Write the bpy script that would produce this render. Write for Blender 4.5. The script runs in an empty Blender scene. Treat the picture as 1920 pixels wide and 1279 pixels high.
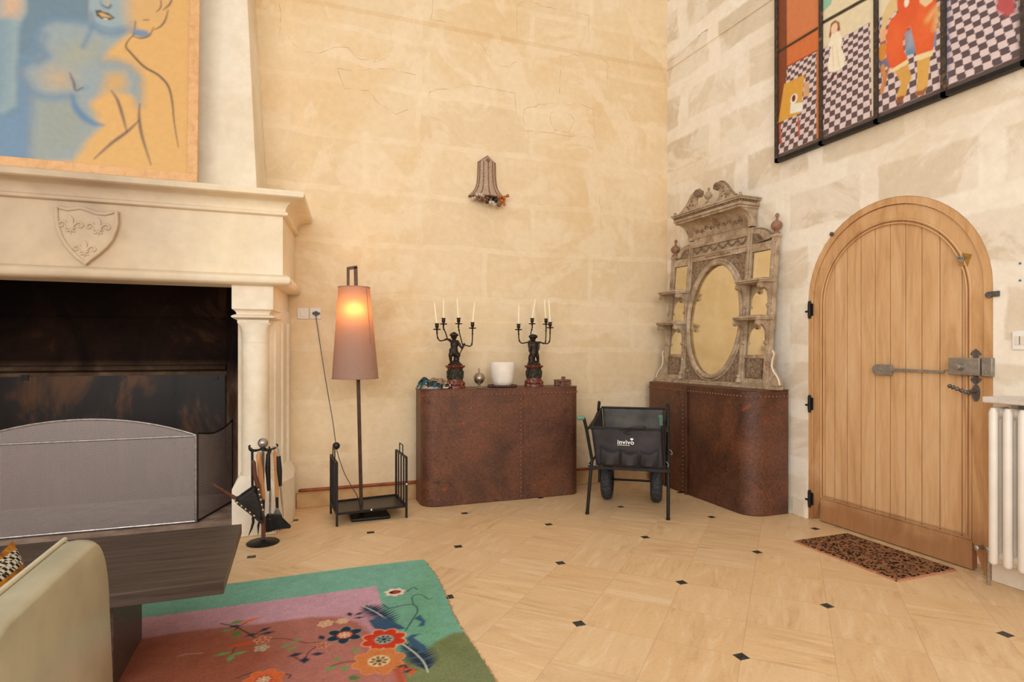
import bpy, bmesh, math, random
import numpy as np
from mathutils import Vector, Matrix
random.seed(7)
D = bpy.data
C = bpy.context.scene.collection
PI = math.pi

# ------------------------------------------------------------------ camera, light, exposure
F_PX, HOR, CAM_H, YAW = 1110.0, 658.5, 1.25, math.radians(20.02)
cy_, sy_ = math.cos(YAW), math.sin(YAW)
cam = D.cameras.new('camera'); camo = D.objects.new('camera', cam); C.objects.link(camo)
camo.location = (0, 0, CAM_H); camo.rotation_euler = (PI/2, 0, -YAW)
cam.sensor_width = 36; cam.lens = F_PX/1920*36
cam.shift_y = (HOR-639.5)/1920
cam.clip_start = .05
bpy.context.scene.camera = camo
sc = bpy.context.scene
sc.view_settings.view_transform = 'Standard'; sc.view_settings.look = 'None'
sc.view_settings.gamma = 1; sc.view_settings.use_curve_mapping = False
sc.view_settings.exposure = -0.03
w = D.worlds.new('world'); sc.world = w; w.use_nodes = True
bg = w.node_tree.nodes['Background']
bg.inputs[0].default_value = (1.0, .965, .93, 1); bg.inputs[1].default_value = .80

def area(name, loc, target, sx, sy, power, col):
    l = D.lights.new(name, 'AREA'); l.shape = 'RECTANGLE'; l.size = sx; l.size_y = sy
    l.energy = power; l.color = col
    o = D.objects.new(name, l); C.objects.link(o); o.location = loc
    o.rotation_euler = (Vector(target)-Vector(loc)).to_track_quat('-Z', 'Y').to_euler()
    return o
area('window_daylight', (-2.4, -1.6, 2.5), (1.8, 4.8, 1.3), 2.6, 2.6, 120, (.95, .97, 1.0))
area('room_daylight', (.6, -2.8, 3.4), (1.4, 5.0, 1.8), 3.2, 2.6, 110, (1.0, .96, .91))

# ------------------------------------------------------------------ helpers
def ray(px):
    X = (px-960)/F_PX
    return X*cy_+sy_, -X*sy_+cy_
def floor_pt(px, py, z=0):
    Z = F_PX*(CAM_H-z)/(py-HOR); a, b = ray(px)
    return a*Z, b*Z
def on_y(px, py, Y):
    a, b = ray(px); Z = Y/b
    return a*Z, CAM_H-(py-HOR)*Z/F_PX
def on_x(px, py, X):
    a, b = ray(px); Z = X/a
    return b*Z, CAM_H-(py-HOR)*Z/F_PX

def lin(c):
    return tuple((v/12.92 if v <= .04045 else ((v+.055)/1.055)**2.4) for v in c)
def rgb(r, g, b): return lin((r/255, g/255, b/255))

WL = {}
def wl(o): return WL.get(o.name, Vector((0, 0, 0))) if o else Vector((0, 0, 0))
def link(o, parent=None, loc=None):
    C.objects.link(o)
    loc = Vector(loc) if loc is not None else wl(parent)
    WL[o.name] = loc
    if parent: o.parent = parent
    o.location = loc-wl(parent)
def thing(name, label, cat, loc, group=None):
    o = D.objects.new(name, None); link(o, None, loc)
    o.empty_display_size = .1
    o['label'] = label; o['category'] = cat
    if group: o['group'] = group
    return o
def tag(o, label, cat, group=None, kind=None):
    o['label'] = label; o['category'] = cat
    if group: o['group'] = group
    if kind: o['kind'] = kind
    return o
def struct(o, label=None):
    o['kind'] = 'structure'
    if label: o['label'] = label
    return o

class MB:
    def __init__(s): s.v = []; s.f = []; s.m = []; s.mi = 0; s.M = None
    def add(s, vs, fs):
        n = len(s.v)
        for p in vs:
            p = Vector(p)
            if s.M is not None: p = s.M @ p
            s.v.append(p)
        for f in fs: s.f.append([i+n for i in f]); s.m.append(s.mi)
        return s
    def box(s, x0, x1, y0, y1, z0, z1):
        vs = [(x, y, z) for z in (z0, z1) for y in (y0, y1) for x in (x0, x1)]
        return s.add(vs, [(0,2,3,1),(4,5,7,6),(0,1,5,4),(2,6,7,3),(0,4,6,2),(1,3,7,5)])
    def bar(s, p0, p1, wx, wy=None, up=(0,0,1)):
        """square bar from p0 to p1"""
        wy = wy or wx; p0 = Vector(p0); p1 = Vector(p1); d = (p1-p0).normalized()
        u = Vector(up)
        if abs(d.dot(u)) > .95: u = Vector((0,1,0)) if abs(d.y) < .9 else Vector((1,0,0))
        a = d.cross(u).normalized(); b = a.cross(d)
        vs = []
        for p in (p0, p1):
            for i, j in ((-1,-1),(1,-1),(1,1),(-1,1)): vs.append(p+a*i*wx/2+b*j*wy/2)
        return s.add(vs, [(0,1,2,3),(7,6,5,4),(0,4,5,1),(1,5,6,2),(2,6,7,3),(3,7,4,0)])
    def tube(s, pts, r, n=10, caps=True, closed=False):
        pts = [Vector(p) for p in pts]; k = len(pts)
        rs = r if isinstance(r, (list, tuple)) else [r]*k
        vs = []; fs = []
        ref = None
        for i, p in enumerate(pts):
            if closed: t = (pts[(i+1) % k]-pts[i-1])
            else: t = pts[min(i+1, k-1)]-pts[max(i-1, 0)]
            t = t.normalized() if t.length > 1e-9 else Vector((0,0,1))
            if ref is None:
                ref = Vector((0,0,1)) if abs(t.z) < .9 else Vector((1,0,0))
            a = (ref-t*ref.dot(t)).normalized(); ref = a; b = t.cross(a)
            for j in range(n):
                an = 2*PI*j/n; vs.append(p+(a*math.cos(an)+b*math.sin(an))*rs[i])
        seg = k if closed else k-1
        for i in range(seg):
            i2 = (i+1) % k
            for j in range(n): fs.append((i*n+j, i*n+(j+1) % n, i2*n+(j+1) % n, i2*n+j))
        if caps and not closed:
            fs.append(tuple(range(n))[::-1]); fs.append(tuple((k-1)*n+j for j in range(n)))
        return s.add(vs, fs)
    def cyl(s, p0, p1, r0, r1=None, n=20): return s.tube([p0, p1], [r0, r1 if r1 is not None else r0], n)
    def lathe(s, prof, c=(0,0,0), n=28, a0=0, a1=2*PI, sx=1, sy=1):
        full = abs(a1-a0-2*PI) < 1e-6; m = n if full else n+1
        vs = []; fs = []
        for r, z in prof:
            for j in range(m):
                a = a0+(a1-a0)*j/n
                vs.append((c[0]+r*math.cos(a)*sx, c[1]+r*math.sin(a)*sy, c[2]+z))
        for i in range(len(prof)-1):
            for j in range(n):
                j2 = (j+1) % m
                fs.append((i*m+j, i*m+j2, (i+1)*m+j2, (i+1)*m+j))
        if full:
            if prof[0][0] > 1e-4: fs.append(tuple(range(m))[::-1])
            if prof[-1][0] > 1e-4: fs.append(tuple((len(prof)-1)*m+j for j in range(m)))
        return s.add(vs, fs)
    def ball(s, c, r, sc=(1,1,1), n=12, k=8):
        prof = [(max(r*math.sin(PI*i/k), 0.0), -r*math.cos(PI*i/k)) for i in range(k+1)]
        vs = []; fs = []
        for rr, z in prof:
            for j in range(n):
                a = 2*PI*j/n; vs.append((c[0]+rr*math.cos(a)*sc[0], c[1]+rr*math.sin(a)*sc[1], c[2]+z*sc[2]))
        for i in range(k):
            for j in range(n): fs.append((i*n+j, i*n+(j+1) % n, (i+1)*n+(j+1) % n, (i+1)*n+j))
        return s.add(vs, fs)
    def prism(s, poly, a, b, axis='y'):
        """poly = 2D points; extruded from a to b along the axis. y:(x,z) x:(y,z) z:(x,y)"""
        n = len(poly)
        def P(p, t):
            return {'y': (p[0], t, p[1]), 'x': (t, p[0], p[1]), 'z': (p[0], p[1], t)}[axis]
        vs = [P(p, a) for p in poly]+[P(p, b) for p in poly]
        fs = [tuple(range(n)), tuple(range(2*n-1, n-1, -1))]
        for i in range(n): fs.append((i, (i+1) % n, n+(i+1) % n, n+i))
        return s.add(vs, fs)
    def strip(s, path, prof):
        """sweep a profile [(out, z)] along a plan path of ((x,y),(nx,ny)) stations"""
        vs = []; fs = []; k = len(prof)
        for (p, nn) in path:
            for o_, z in prof: vs.append((p[0]+nn[0]*o_, p[1]+nn[1]*o_, z))
        for i in range(len(path)-1):
            for j in range(k-1): fs.append((i*k+j, (i+1)*k+j, (i+1)*k+j+1, i*k+j+1))
        fs.append(tuple(range(k))); fs.append(tuple((len(path)-1)*k+j for j in range(k)))
        return s.add(vs, fs)
    def build(s, name, mat, parent=None, loc=None, smooth=35, bevel=0, fix=True):
        me = D.meshes.new(name)
        o = D.objects.new(name, me)
        if parent is None and loc is None:
            xs = [p.x for p in s.v]; ys = [p.y for p in s.v]; zs = [p.z for p in s.v]
            loc = ((min(xs)+max(xs))/2, (min(ys)+max(ys))/2, min(zs))
        link(o, parent, loc)
        L = WL[o.name]
        me.from_pydata([tuple(p-L) for p in s.v], [], s.f)
        mats = mat if isinstance(mat, (list, tuple)) else [mat]
        for m_ in mats: me.materials.append(m_)
        me.polygons.foreach_set('material_index', s.m)
        if fix:
            bm = bmesh.new(); bm.from_mesh(me)
            bmesh.ops.recalc_face_normals(bm, faces=bm.faces); bm.to_mesh(me); bm.free()
        me.update()
        if smooth:
            me.polygons.foreach_set('use_smooth', [True]*len(me.polygons))
            me.set_sharp_from_angle(angle=math.radians(smooth))
        if bevel:
            b = o.modifiers.new('bevel', 'BEVEL'); b.width = bevel; b.segments = 2; b.limit_method = 'ANGLE'
            b.angle_limit = math.radians(40)
        return o

def arc(cx, cy, r, a0, a1, n, r2=None):
    r2 = r2 or r
    return [(cx+r*math.cos(a0+(a1-a0)*i/n), cy+r2*math.sin(a0+(a1-a0)*i/n)) for i in range(n+1)]
def spline(pts, n=6):
    pts = [Vector(p) for p in pts]; out = []
    P = [pts[0]*2-pts[1]]+pts+[pts[-1]*2-pts[-2]]
    for i in range(1, len(P)-2):
        for k in range(n):
            t = k/n; a, b, c, d = P[i-1], P[i], P[i+1], P[i+2]
            out.append(.5*((2*b)+(c-a)*t+(2*a-5*b+4*c-d)*t*t+(3*b-a-3*c+d)*t**3))
    out.append(pts[-1]); return out

# ------------------------------------------------------------------ materials
class NT:
    def __init__(s, name):
        s.mat = D.materials.new(name); s.mat.use_nodes = True; s.t = s.mat.node_tree
        s.b = s.t.nodes['Principled BSDF']; s.out = s.t.nodes['Material Output']
    def n(s, typ, **kw):
        nd = s.t.nodes.new(typ)
        for k, v in kw.items(): setattr(nd, k, v)
        return nd
    def set(s, sock, v):
        if hasattr(v, 'is_output') or isinstance(v, bpy.types.NodeSocket): s.t.links.new(v, sock)
        elif isinstance(v, (tuple, list)) and len(v) == 3 and sock.type == 'RGBA': sock.default_value = (*v, 1)
        else: sock.default_value = v
    def coord(s, scale=(1,1,1), rot=(0,0,0), loc=(0,0,0), kind='Object'):
        tc = s.n('ShaderNodeTexCoord'); mp = s.n('ShaderNodeMapping')
        s.t.links.new(tc.outputs[kind], mp.inputs[0])
        mp.inputs['Scale'].default_value = scale; mp.inputs['Rotation'].default_value = rot
        mp.inputs['Location'].default_value = loc
        return mp.outputs[0]
    def noise(s, vec, scale, detail=4, rough=.55, dist=0):
        nd = s.n('ShaderNodeTexNoise'); s.set(nd.inputs['Vector'], vec)
        nd.inputs['Scale'].default_value = scale; nd.inputs['Detail'].default_value = detail
        nd.inputs['Roughness'].default_value = rough; nd.inputs['Distortion'].default_value = dist
        return nd.outputs['Fac']
    def ramp(s, fac, stops):
        nd = s.n('ShaderNodeValToRGB'); s.set(nd.inputs[0], fac)
        el = nd.color_ramp.elements
        while len(el) < len(stops): el.new(.5)
        for e, (p, c) in zip(el, stops):
            e.position = p; e.color = (*c, 1) if isinstance(c, (tuple, list)) else (c, c, c, 1)
        return nd.outputs[0]
    def mix(s, fac, a, b, mode='MIX'):
        nd = s.n('ShaderNodeMix', data_type='RGBA', blend_type=mode)
        s.set(nd.inputs[0], fac); s.set(nd.inputs[6], a); s.set(nd.inputs[7], b)
        return nd.outputs[2]
    def math(s, op, a, b=None, c=None):
        nd = s.n('ShaderNodeMath', operation=op); s.set(nd.inputs[0], a)
        if b is not None: s.set(nd.inputs[1], b)
        if c is not None: s.set(nd.inputs[2], c)
        return nd.outputs[0]
    def bump(s, h, strength=.3, dist=.01):
        nd = s.n('ShaderNodeBump'); s.set(nd.inputs['Height'], h)
        nd.inputs['Strength'].default_value = strength; nd.inputs['Distance'].default_value = dist
        s.t.links.new(nd.outputs[0], s.b.inputs['Normal'])
    def fin(s, col, rough=.6, metal=0, spec=.5):
        s.set(s.b.inputs['Base Color'], col); s.set(s.b.inputs['Roughness'], rough)
        s.set(s.b.inputs['Metallic'], metal); s.b.inputs['Specular IOR Level'].default_value = spec
        return s.mat

def mk(name, c1, c2=None, scale=8, rough=.6, metal=0, bump=0, bscale=None, stretch=(1,1,1), c3=None, spec=.5, detail=5, bdist=.004):
    t = NT(name); v = t.coord(scale=stretch)
    if c2 is None: c2 = tuple(x*.82 for x in c1)
    f = t.noise(v, scale, detail, .6)
    stops = [(.32, c2), (.66, c1)]
    if c3: stops = [(.28, c3), (.45, c2), (.68, c1)]
    col = t.ramp(f, stops)
    if bump: t.bump(t.noise(v, bscale or scale*4, 4), bump, bdist)
    return t.fin(col, rough, metal, spec)

def vc_mat(name, rough=.8, bump=0, bscale=300, grain=None, spec=.3):
    t = NT(name); a = t.n('ShaderNodeVertexColor'); a.layer_name = 'Col'
    col = a.outputs[0]
    v = t.coord()
    if grain:
        g = t.ramp(t.noise(v, grain[0], 3), [(.3, 1-grain[1]), (.7, 1+grain[1])])
        col = t.mix(1, col, g, 'MULTIPLY')
    if bump: t.bump(t.noise(v, bscale, 2), bump, .002)
    return t.fin(col, rough, 0, spec)
# ---- materials of the place
def wall_mat(name, base, block, mortar, stain, contrast, axis='x', bw=1.0, bh=.42, mw=.02, seed=0, warm=None):
    t = NT(name)
    tc = t.n('ShaderNodeTexCoord'); sep = t.n('ShaderNodeSeparateXYZ')
    geo = t.n('ShaderNodeNewGeometry')
    t.t.links.new(geo.outputs['Position'], sep.inputs[0])
    cmb = t.n('ShaderNodeCombineXYZ')
    t.t.links.new(sep.outputs['X' if axis == 'x' else 'Y'], cmb.inputs[0])
    t.t.links.new(sep.outputs['Z'], cmb.inputs[1]); cmb.inputs[2].default_value = seed
    v = cmb.outputs[0]
    # warp the block grid
    nz = t.n('ShaderNodeTexNoise'); t.set(nz.inputs['Vector'], v); nz.inputs['Scale'].default_value = 2.3
    nz.inputs['Detail'].default_value = 5; nz.inputs['Roughness'].default_value = .6
    vm = t.n('ShaderNodeVectorMath', operation='MULTIPLY_ADD')
    t.set(vm.inputs[0], nz.outputs['Color']); vm.inputs[1].default_value = (.13, .10, 0)
    t.set(vm.inputs[2], v)
    br = t.n('ShaderNodeTexBrick'); t.set(br.inputs['Vector'], vm.outputs[0])
    br.offset = .43; br.inputs['Scale'].default_value = 1
    br.inputs['Brick Width'].default_value = bw; br.inputs['Row Height'].default_value = bh
    br.inputs['Mortar Size'].default_value = mw; br.inputs['Mortar Smooth'].default_value = .35
    br.inputs['Bias'].default_value = 0
    t.set(br.inputs['Color1'], base); t.set(br.inputs['Color2'], block); t.set(br.inputs['Mortar'], mortar)
    n1 = t.noise(v, .9, 6, .6, .3); n2 = t.noise(v, 3.2, 6, .65, .6); n3 = t.noise(v, 16, 5, .7)
    col = t.mix(t.ramp(n2, [(.32, 0.35*contrast), (.52, contrast)]), base, br.outputs[0])
    col = t.mix(t.ramp(n1, [(.46, 0.0), (.68, .75)]), col, stain)
    col = t.mix(t.ramp(t.noise(v, 1.7, 7, .62, 1.2), [(.50, 0.0), (.56, .55)]), col, warm or mortar)
    col = t.mix(1, col, t.ramp(n3, [(.3, .94), (.7, 1.04)]), 'MULTIPLY')
    # small dark pits and scratches
    sp = t.ramp(t.noise(v, 42, 3, .5), [(.0, 1.0), (.235, .0), (.27, 0.0)])
    pit = t.ramp(t.noise(v, 26, 6, .75, 1.5), [(.22, .45), (.29, 0.0)])
    col = t.mix(pit, col, tuple(x*.45 for x in stain))
    h = t.math('ADD', t.math('MULTIPLY', t.noise(v, 5, 8, .6), 1.2), t.math('MULTIPLY', br.outputs['Fac'], -.25*contrast))
    t.bump(h, .35, .02)
    return t.fin(col, .85, 0, .2)

M = {}
M['wall_back'] = wall_mat('limewashed_stone_warm', rgb(238,214,175), rgb(224,198,158), rgb(243,222,188), rgb(228,194,142), .5, 'x', 1.05, .44, .03, 1.3)
M['wall_right'] = wall_mat('limewashed_stone_pale', rgb(237,223,200), rgb(217,200,173), rgb(250,240,222), rgb(230,210,178), 1.0, 'y', .74, .43, .085, 5.1)
M['crack'] = mk('plaster_crack', rgb(212,180,134), rgb(178,146,104), 12, .9)
M['stone'] = None
def stone_mat():
    t = NT('pale_limestone'); v = t.coord()
    n1 = t.noise(v, 1.6, 5, .6, .4); n2 = t.noise(v, 14, 6, .65)
    col = t.ramp(n1, [(.33, rgb(226,208,176)), (.55, rgb(240,226,202)), (.75, rgb(246,236,216))])
    col = t.mix(1, col, t.ramp(n2, [(.3, .93), (.7, 1.04)]), 'MULTIPLY')
    t.bump(n2, .12, .006)
    return t.fin(col, .75, 0, .3)
M['stone'] = stone_mat()
def sooty_stone():
    # lintel stone: old smoke stain above the fire opening
    t = NT('smoke_stained_limestone'); v = t.coord()
    geo = t.n('ShaderNodeNewGeometry'); sep = t.n('ShaderNodeSeparateXYZ'); t.t.links.new(geo.outputs['Position'], sep.inputs[0])
    n1 = t.noise(v, 1.6, 5, .6, .4); n2 = t.noise(v, 14, 6, .65)
    col = t.ramp(n1, [(.33, rgb(232,212,176)), (.6, rgb(240,224,196)), (.8, rgb(246,234,212))])
    m = t.n('ShaderNodeMapRange'); t.set(m.inputs[0], t.math('ADD', sep.outputs['X'], t.math('MULTIPLY', t.noise(v, 2.2, 5, .6), .5)))
    m.inputs[1].default_value = -.15; m.inputs[2].default_value = -.85; m.inputs[3].default_value = 0; m.inputs[4].default_value = .85
    st = t.ramp(t.noise(v, 1.9, 4, .5, .5), [(.36, rgb(176,152,128)), (.62, rgb(204,180,148))])
    col = t.mix(m.outputs[0], col, st)
    col = t.mix(1, col, t.ramp(n2, [(.3, .94), (.7, 1.04)]), 'MULTIPLY')
    t.bump(n2, .12, .006)
    return t.fin(col, .75, 0, .3)
M['soot_stone'] = sooty_stone()
def soot():
    t = NT('sooty_brick'); v = t.coord(scale=(1,1,1))
    geo = t.n('ShaderNodeNewGeometry'); sep = t.n('ShaderNodeSeparateXYZ'); t.t.links.new(geo.outputs['Position'], sep.inputs[0])
    n = t.noise(v, 2.0, 6, .65, .5)
    low = t.ramp(n, [(.35, rgb(84,58,42)), (.55, rgb(146,116,90)), (.72, rgb(190,164,138))])
    hi = t.ramp(n, [(.4, rgb(22,13,9)), (.6, rgb(44,26,16)), (.75, rgb(84,56,34))])
    m = t.n('ShaderNodeMapRange'); t.set(m.inputs[0], sep.outputs['Z'])
    m.inputs[1].default_value = .95; m.inputs[2].default_value = 1.18
    col = t.mix(m.outputs[0], low, hi)
    chip = t.ramp(t.noise(v, 16, 6, .75), [(.70, 0.0), (.76, .8)])
    col = t.mix(chip, col, rgb(176,150,120))
    t.bump(t.noise(v, 12, 6), .5, .02)
    return t.fin(col, .9, 0, .2)
M['soot'] = soot()
def iron_plate():
    t = NT('scorched_iron'); v = t.coord(scale=(1,1,.45))
    n = t.noise(v, 3.0, 5, .6, .4)
    col = t.ramp(n, [(.32, rgb(20,17,16)), (.5, rgb(40,30,24)), (.60, rgb(92,58,30)), (.70, rgb(48,42,42)), (.8, rgb(70,70,76))])
    return t.fin(col, .45, .3, .4)
M['iron_plate'] = iron_plate()
U_T = .3477
def floor_mat():
    t = NT('limestone_tiles_with_slate_insets')
    geo = t.n('ShaderNodeNewGeometry')
    mp = t.n('ShaderNodeMapping', vector_type='POINT'); t.t.links.new(geo.outputs['Position'], mp.inputs[0])
    # tile axes at -45 degrees; origin at one inset
    X0, Z0 = .246178*1.25, 2.17296*1.25
    ox, oy = X0*cy_+Z0*sy_, -X0*sy_+Z0*cy_
    c, s_ = math.cos(PI/4), math.sin(PI/4)
    # p = R(+45) * (pos - o) / u
    mp.inputs['Rotation'].default_value = (0, 0, PI/4)
    mp.inputs['Scale'].default_value = (1/U_T, 1/U_T, 1)
    mp.inputs['Location'].default_value = (-(c*ox-s_*oy)/U_T, -(s_*ox+c*oy)/U_T, 0)
    sep = t.n('ShaderNodeSeparateXYZ'); t.t.links.new(mp.outputs[0], sep.inputs[0])
    px, py = sep.outputs[0], sep.outputs[1]
    rx, ry = t.math('ROUND', px), t.math('ROUND', py)
    dx, dy = t.math('ABSOLUTE', t.math('SUBTRACT', px, rx)), t.math('ABSOLUTE', t.math('SUBTRACT', py, ry))
    seam = t.math('LESS_THAN', t.math('MINIMUM', dx, dy), .0045)
    evy = t.math('LESS_THAN', t.math('ABSOLUTE', t.math('WRAP', ry, 1.5, -.5)), .25)
    half = t.math('ADD', rx, t.math('MULTIPLY', ry, .5))
    evx = t.math('LESS_THAN', t.math('ABSOLUTE', t.math('WRAP', half, 1.5, -.5)), .25)
    dot = t.math('LESS_THAN', t.math('ADD', dx, dy), .100)
    dot = t.math('MULTIPLY', dot, t.math('MULTIPLY', evx, evy))
    fx, fy = t.math('FLOOR', px), t.math('FLOOR', py)
    cmb = t.n('ShaderNodeCombineXYZ'); t.set(cmb.inputs[0], fx); t.set(cmb.inputs[1], fy)
    wn = t.n('ShaderNodeTexWhiteNoise', noise_dimensions='2D'); t.set(wn.inputs['Vector'], cmb.outputs[0])
    rnd = wn.outputs['Value']; s2 = t.n('ShaderNodeSeparateColor'); t.set(s2.inputs[0], wn.outputs['Color'])
    off = t.n('ShaderNodeVectorMath', operation='MULTIPLY_ADD'); t.set(off.inputs[0], wn.outputs['Color'])
    off.inputs[1].default_value = (23, 17, 9); t.set(off.inputs[2], mp.outputs[0])
    def grain(scl):
        m2 = t.n('ShaderNodeMapping'); t.set(m2.inputs[0], off.outputs[0]); m2.inputs['Scale'].default_value = scl
        return t.noise(m2.outputs[0], 1.0, 7, .62, .9)
    g = t.n('ShaderNodeMix', data_type='FLOAT')
    t.set(g.inputs[0], t.math('GREATER_THAN', rnd, .5)); t.set(g.inputs[2], grain((1.0, 6.5, 1))); t.set(g.inputs[3], grain((6.5, 1.0, 1)))
    base = t.mix(s2.outputs[1], rgb(226,193,149), rgb(217,182,138))
    base = t.mix(t.math('MULTIPLY', s2.outputs[2], .5), base, rgb(228,188,136))
    veil = t.ramp(t.noise(off.outputs[0], .9, 4, .6, .5), [(.40, .12), (.62, 1.0)])
    col = t.mix(t.math('MULTIPLY', veil, t.ramp(g.outputs[0], [(.50, 0.0), (.62, .42), (.74, .75)])), base, rgb(188,146,108))
    col = t.mix(t.ramp(g.outputs[0], [(.34, .40), (.46, 0.0)]), col, rgb(238,214,180))
    fine = t.ramp(t.noise(geo.outputs['Position'], 60, 5, .7), [(.32, .93), (.7, 1.04)])
    col = t.mix(1, col, fine, 'MULTIPLY')
    fl = t.ramp(t.noise(geo.outputs['Position'], 110, 3, .6), [(.28, .5), (.33, 0.0)])
    flm = t.ramp(t.noise(geo.outputs['Position'], 3.5, 3, .6), [(.52, 0.0), (.62, 1.0)])
    col = t.mix(t.math('MULTIPLY', fl, flm), col, rgb(140,96,62))
    col = t.mix(t.math('MULTIPLY', seam, .42), col, rgb(168,134,96))
    slate = t.ramp(t.noise(geo.outputs['Position'], 55, 4, .7), [(.4, rgb(34,36,34)), (.62, rgb(58,62,60)), (.7, rgb(140,140,130))])
    col = t.mix(dot, col, slate)
    rough = t.ramp(t.noise(geo.outputs['Position'], 6, 4), [(.3, .34), (.7, .5)])
    t.bump(t.math('ADD', t.noise(geo.outputs['Position'], 9, 4), t.math('MULTIPLY', seam, -1.0)), .06, .004)
    return t.fin(col, rough, 0, .35)
M['floor'] = floor_mat()

M['iron'] = mk('black_iron', rgb(38,34,32), rgb(22,20,19), 20, .5, .4)
M['steel'] = mk('brushed_steel', rgb(190,184,176), rgb(150,144,138), 30, .35, .9)
M['grey_paint'] = mk('grey_hammered_paint', rgb(158,148,134), rgb(132,124,112), 30, .45, .3)
M['wrought'] = mk('grey_wrought_iron', rgb(120,112,108), rgb(84,78,76), 40, .5, .5, .3)
M['black_plastic'] = mk('black_plastic', rgb(24,23,24), rgb(16,16,17), 12, .35)
M['white_plastic'] = mk('white_plastic', rgb(238,228,212), rgb(228,216,198), 3, .4)
M['slot'] = mk('dark_slot', rgb(30,28,26), rgb(20,18,18), 3, .6)
M['brass'] = mk('aged_brass', rgb(198,160,84), rgb(150,116,60), 30, .4, .8)
M['copper'] = mk('painted_copper_pipe', rgb(160,84,48), rgb(124,58,32), 14, .45, .2)
M['bronze'] = mk('dark_patinated_bronze', rgb(62,50,40), rgb(30,24,20), 60, .42, .6, .3, 120)
M['bronze_relief'] = mk('dark_relief_bronze', rgb(84,78,62), rgb(26,24,20), 70, .5, .5, 1.0, 60, bdist=.01)
M['red_marble'] = mk('red_marble', rgb(132,52,34), rgb(84,30,20), 40, .22, 0, c3=rgb(190,150,120))
M['candle'] = NT('ivory_wax'); 
_t = M['candle']; _t.b.inputs['Subsurface Weight'].default_value = .25; _t.b.inputs['Subsurface Radius'].default_value = (.01, .006, .003)
M['candle'] = _t.fin(rgb(250,236,196), .45)
def rust():
    t = NT('rusted_riveted_steel'); v = t.coord()
    n1 = t.noise(v, 3.0, 8, .62, .6); n2 = t.noise(v, 48, 6, .8); n3 = t.noise(v, 1.2, 4, .6)
    col = t.ramp(n1, [(.28, rgb(66,42,32)), (.45, rgb(94,58,40)), (.60, rgb(116,70,46)), (.74, rgb(104,72,56))])
    col = t.mix(t.ramp(n3, [(.45, 0.0), (.7, .55)]), col, rgb(104,70,58))
    org = t.ramp(t.noise(v, 4.5, 8, .7, 1.0), [(.60, 0.0), (.70, .75)])
    col = t.mix(org, col, rgb(156,78,28))
    dk = t.ramp(t.noise(v, 7, 6, .7), [(.30, .75), (.40, 0.0)])
    col = t.mix(dk, col, rgb(52,34,28))
    col = t.mix(1, col, t.ramp(n2, [(.32, .52), (.68, 1.42)]), 'MULTIPLY')
    chips = t.math('MULTIPLY', t.ramp(t.noise(v, 120, 3, .6), [(.69, 0.0), (.73, .9)]), t.ramp(t.noise(v, 2.6, 3, .6), [(.50, 0.15), (.66, 1.0)]))
    col = t.mix(chips, col, rgb(206,170,134))
    t.bump(n2, .6, .006)
    return t.fin(col, t.ramp(n1, [(.3, .34), (.7, .5)]), .12, .5)
M['rust'] = rust()
M['rivet'] = mk('rusty_rivet_head', rgb(148,96,72), rgb(112,68,50), 40, .4, .2, .3)
def wood(name, a, b, c, sc=(1,1,1), rough=.5, scale=6, stainz=None, spec=.4):
    t = NT(name); v = t.coord(scale=sc)
    n = t.noise(v, scale, 7, .6, .8); n2 = t.noise(v, scale*6, 4, .7)
    col = t.ramp(n, [(.3, a), (.5, b), (.72, c)])
    col = t.mix(1, col, t.ramp(n2, [(.3, .92), (.7, 1.05)]), 'MULTIPLY')
    if stainz:
        geo = t.n('ShaderNodeNewGeometry'); sep = t.n('ShaderNodeSeparateXYZ'); t.t.links.new(geo.outputs['Position'], sep.inputs[0])
        zz = t.math('ADD', sep.outputs['Z'], t.math('MULTIPLY', t.noise(geo.outputs['Position'], 4, 5, .65, .5), -.45))
        m = t.n('ShaderNodeMapRange'); t.set(m.inputs[0], zz)
        m.inputs[1].default_value = stainz[0]; m.inputs[2].default_value = stainz[1]; m.inputs[3].default_value = 1; m.inputs[4].default_value = 0
        col = t.mix(t.math('MULTIPLY', m.outputs[0], .6), col, stainz[2])
    t.bump(n2, .12, .002)
    return t.fin(col, rough, 0, spec)
M['oak_v'] = wood('pale_oak_planks', rgb(196,148,100), rgb(217,173,124), rgb(226,188,142), (5,5,.6), .55, 2.2)
M['oak_frame'] = wood('pale_oak_frame', rgb(190,140,92), rgb(211,165,114), rgb(221,180,132), (4,4,.8), .5, 2.4, (-.12, .12, rgb(142,84,46)))
M['oak_light'] = wood('oak_picture_frame', rgb(200,150,100), rgb(219,168,112), rgb(226,180,128), (3,3,3), .45, 5)
M['dark_oak'] = wood('dark_stained_oak', rgb(62,49,40), rgb(78,64,54), rgb(92,78,67), (.8,16,16), .42, 3, spec=.3)
M['handle_wood'] = wood('tool_handle_wood', rgb(176,116,66), rgb(206,146,88), rgb(222,170,112), (8,8,1), .45, 3)
M['dark_wood'] = wood('reddish_dark_wood', rgb(60,30,20), rgb(90,46,30), rgb(110,62,42), (8,8,1), .4, 3)
M['leather_black'] = mk('black_leather', rgb(44,38,36), rgb(24,20,20), 12, .35, 0, .4, 60)
M['leather'] = mk('pale_sage_leather', rgb(180,172,144), rgb(160,152,126), 5, .30, 0, .12, 90, spec=.6)
M['welt'] = mk('leather_welt', rgb(206,196,168), rgb(186,176,148), 9, .4)
M['gilt'] = None
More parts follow.
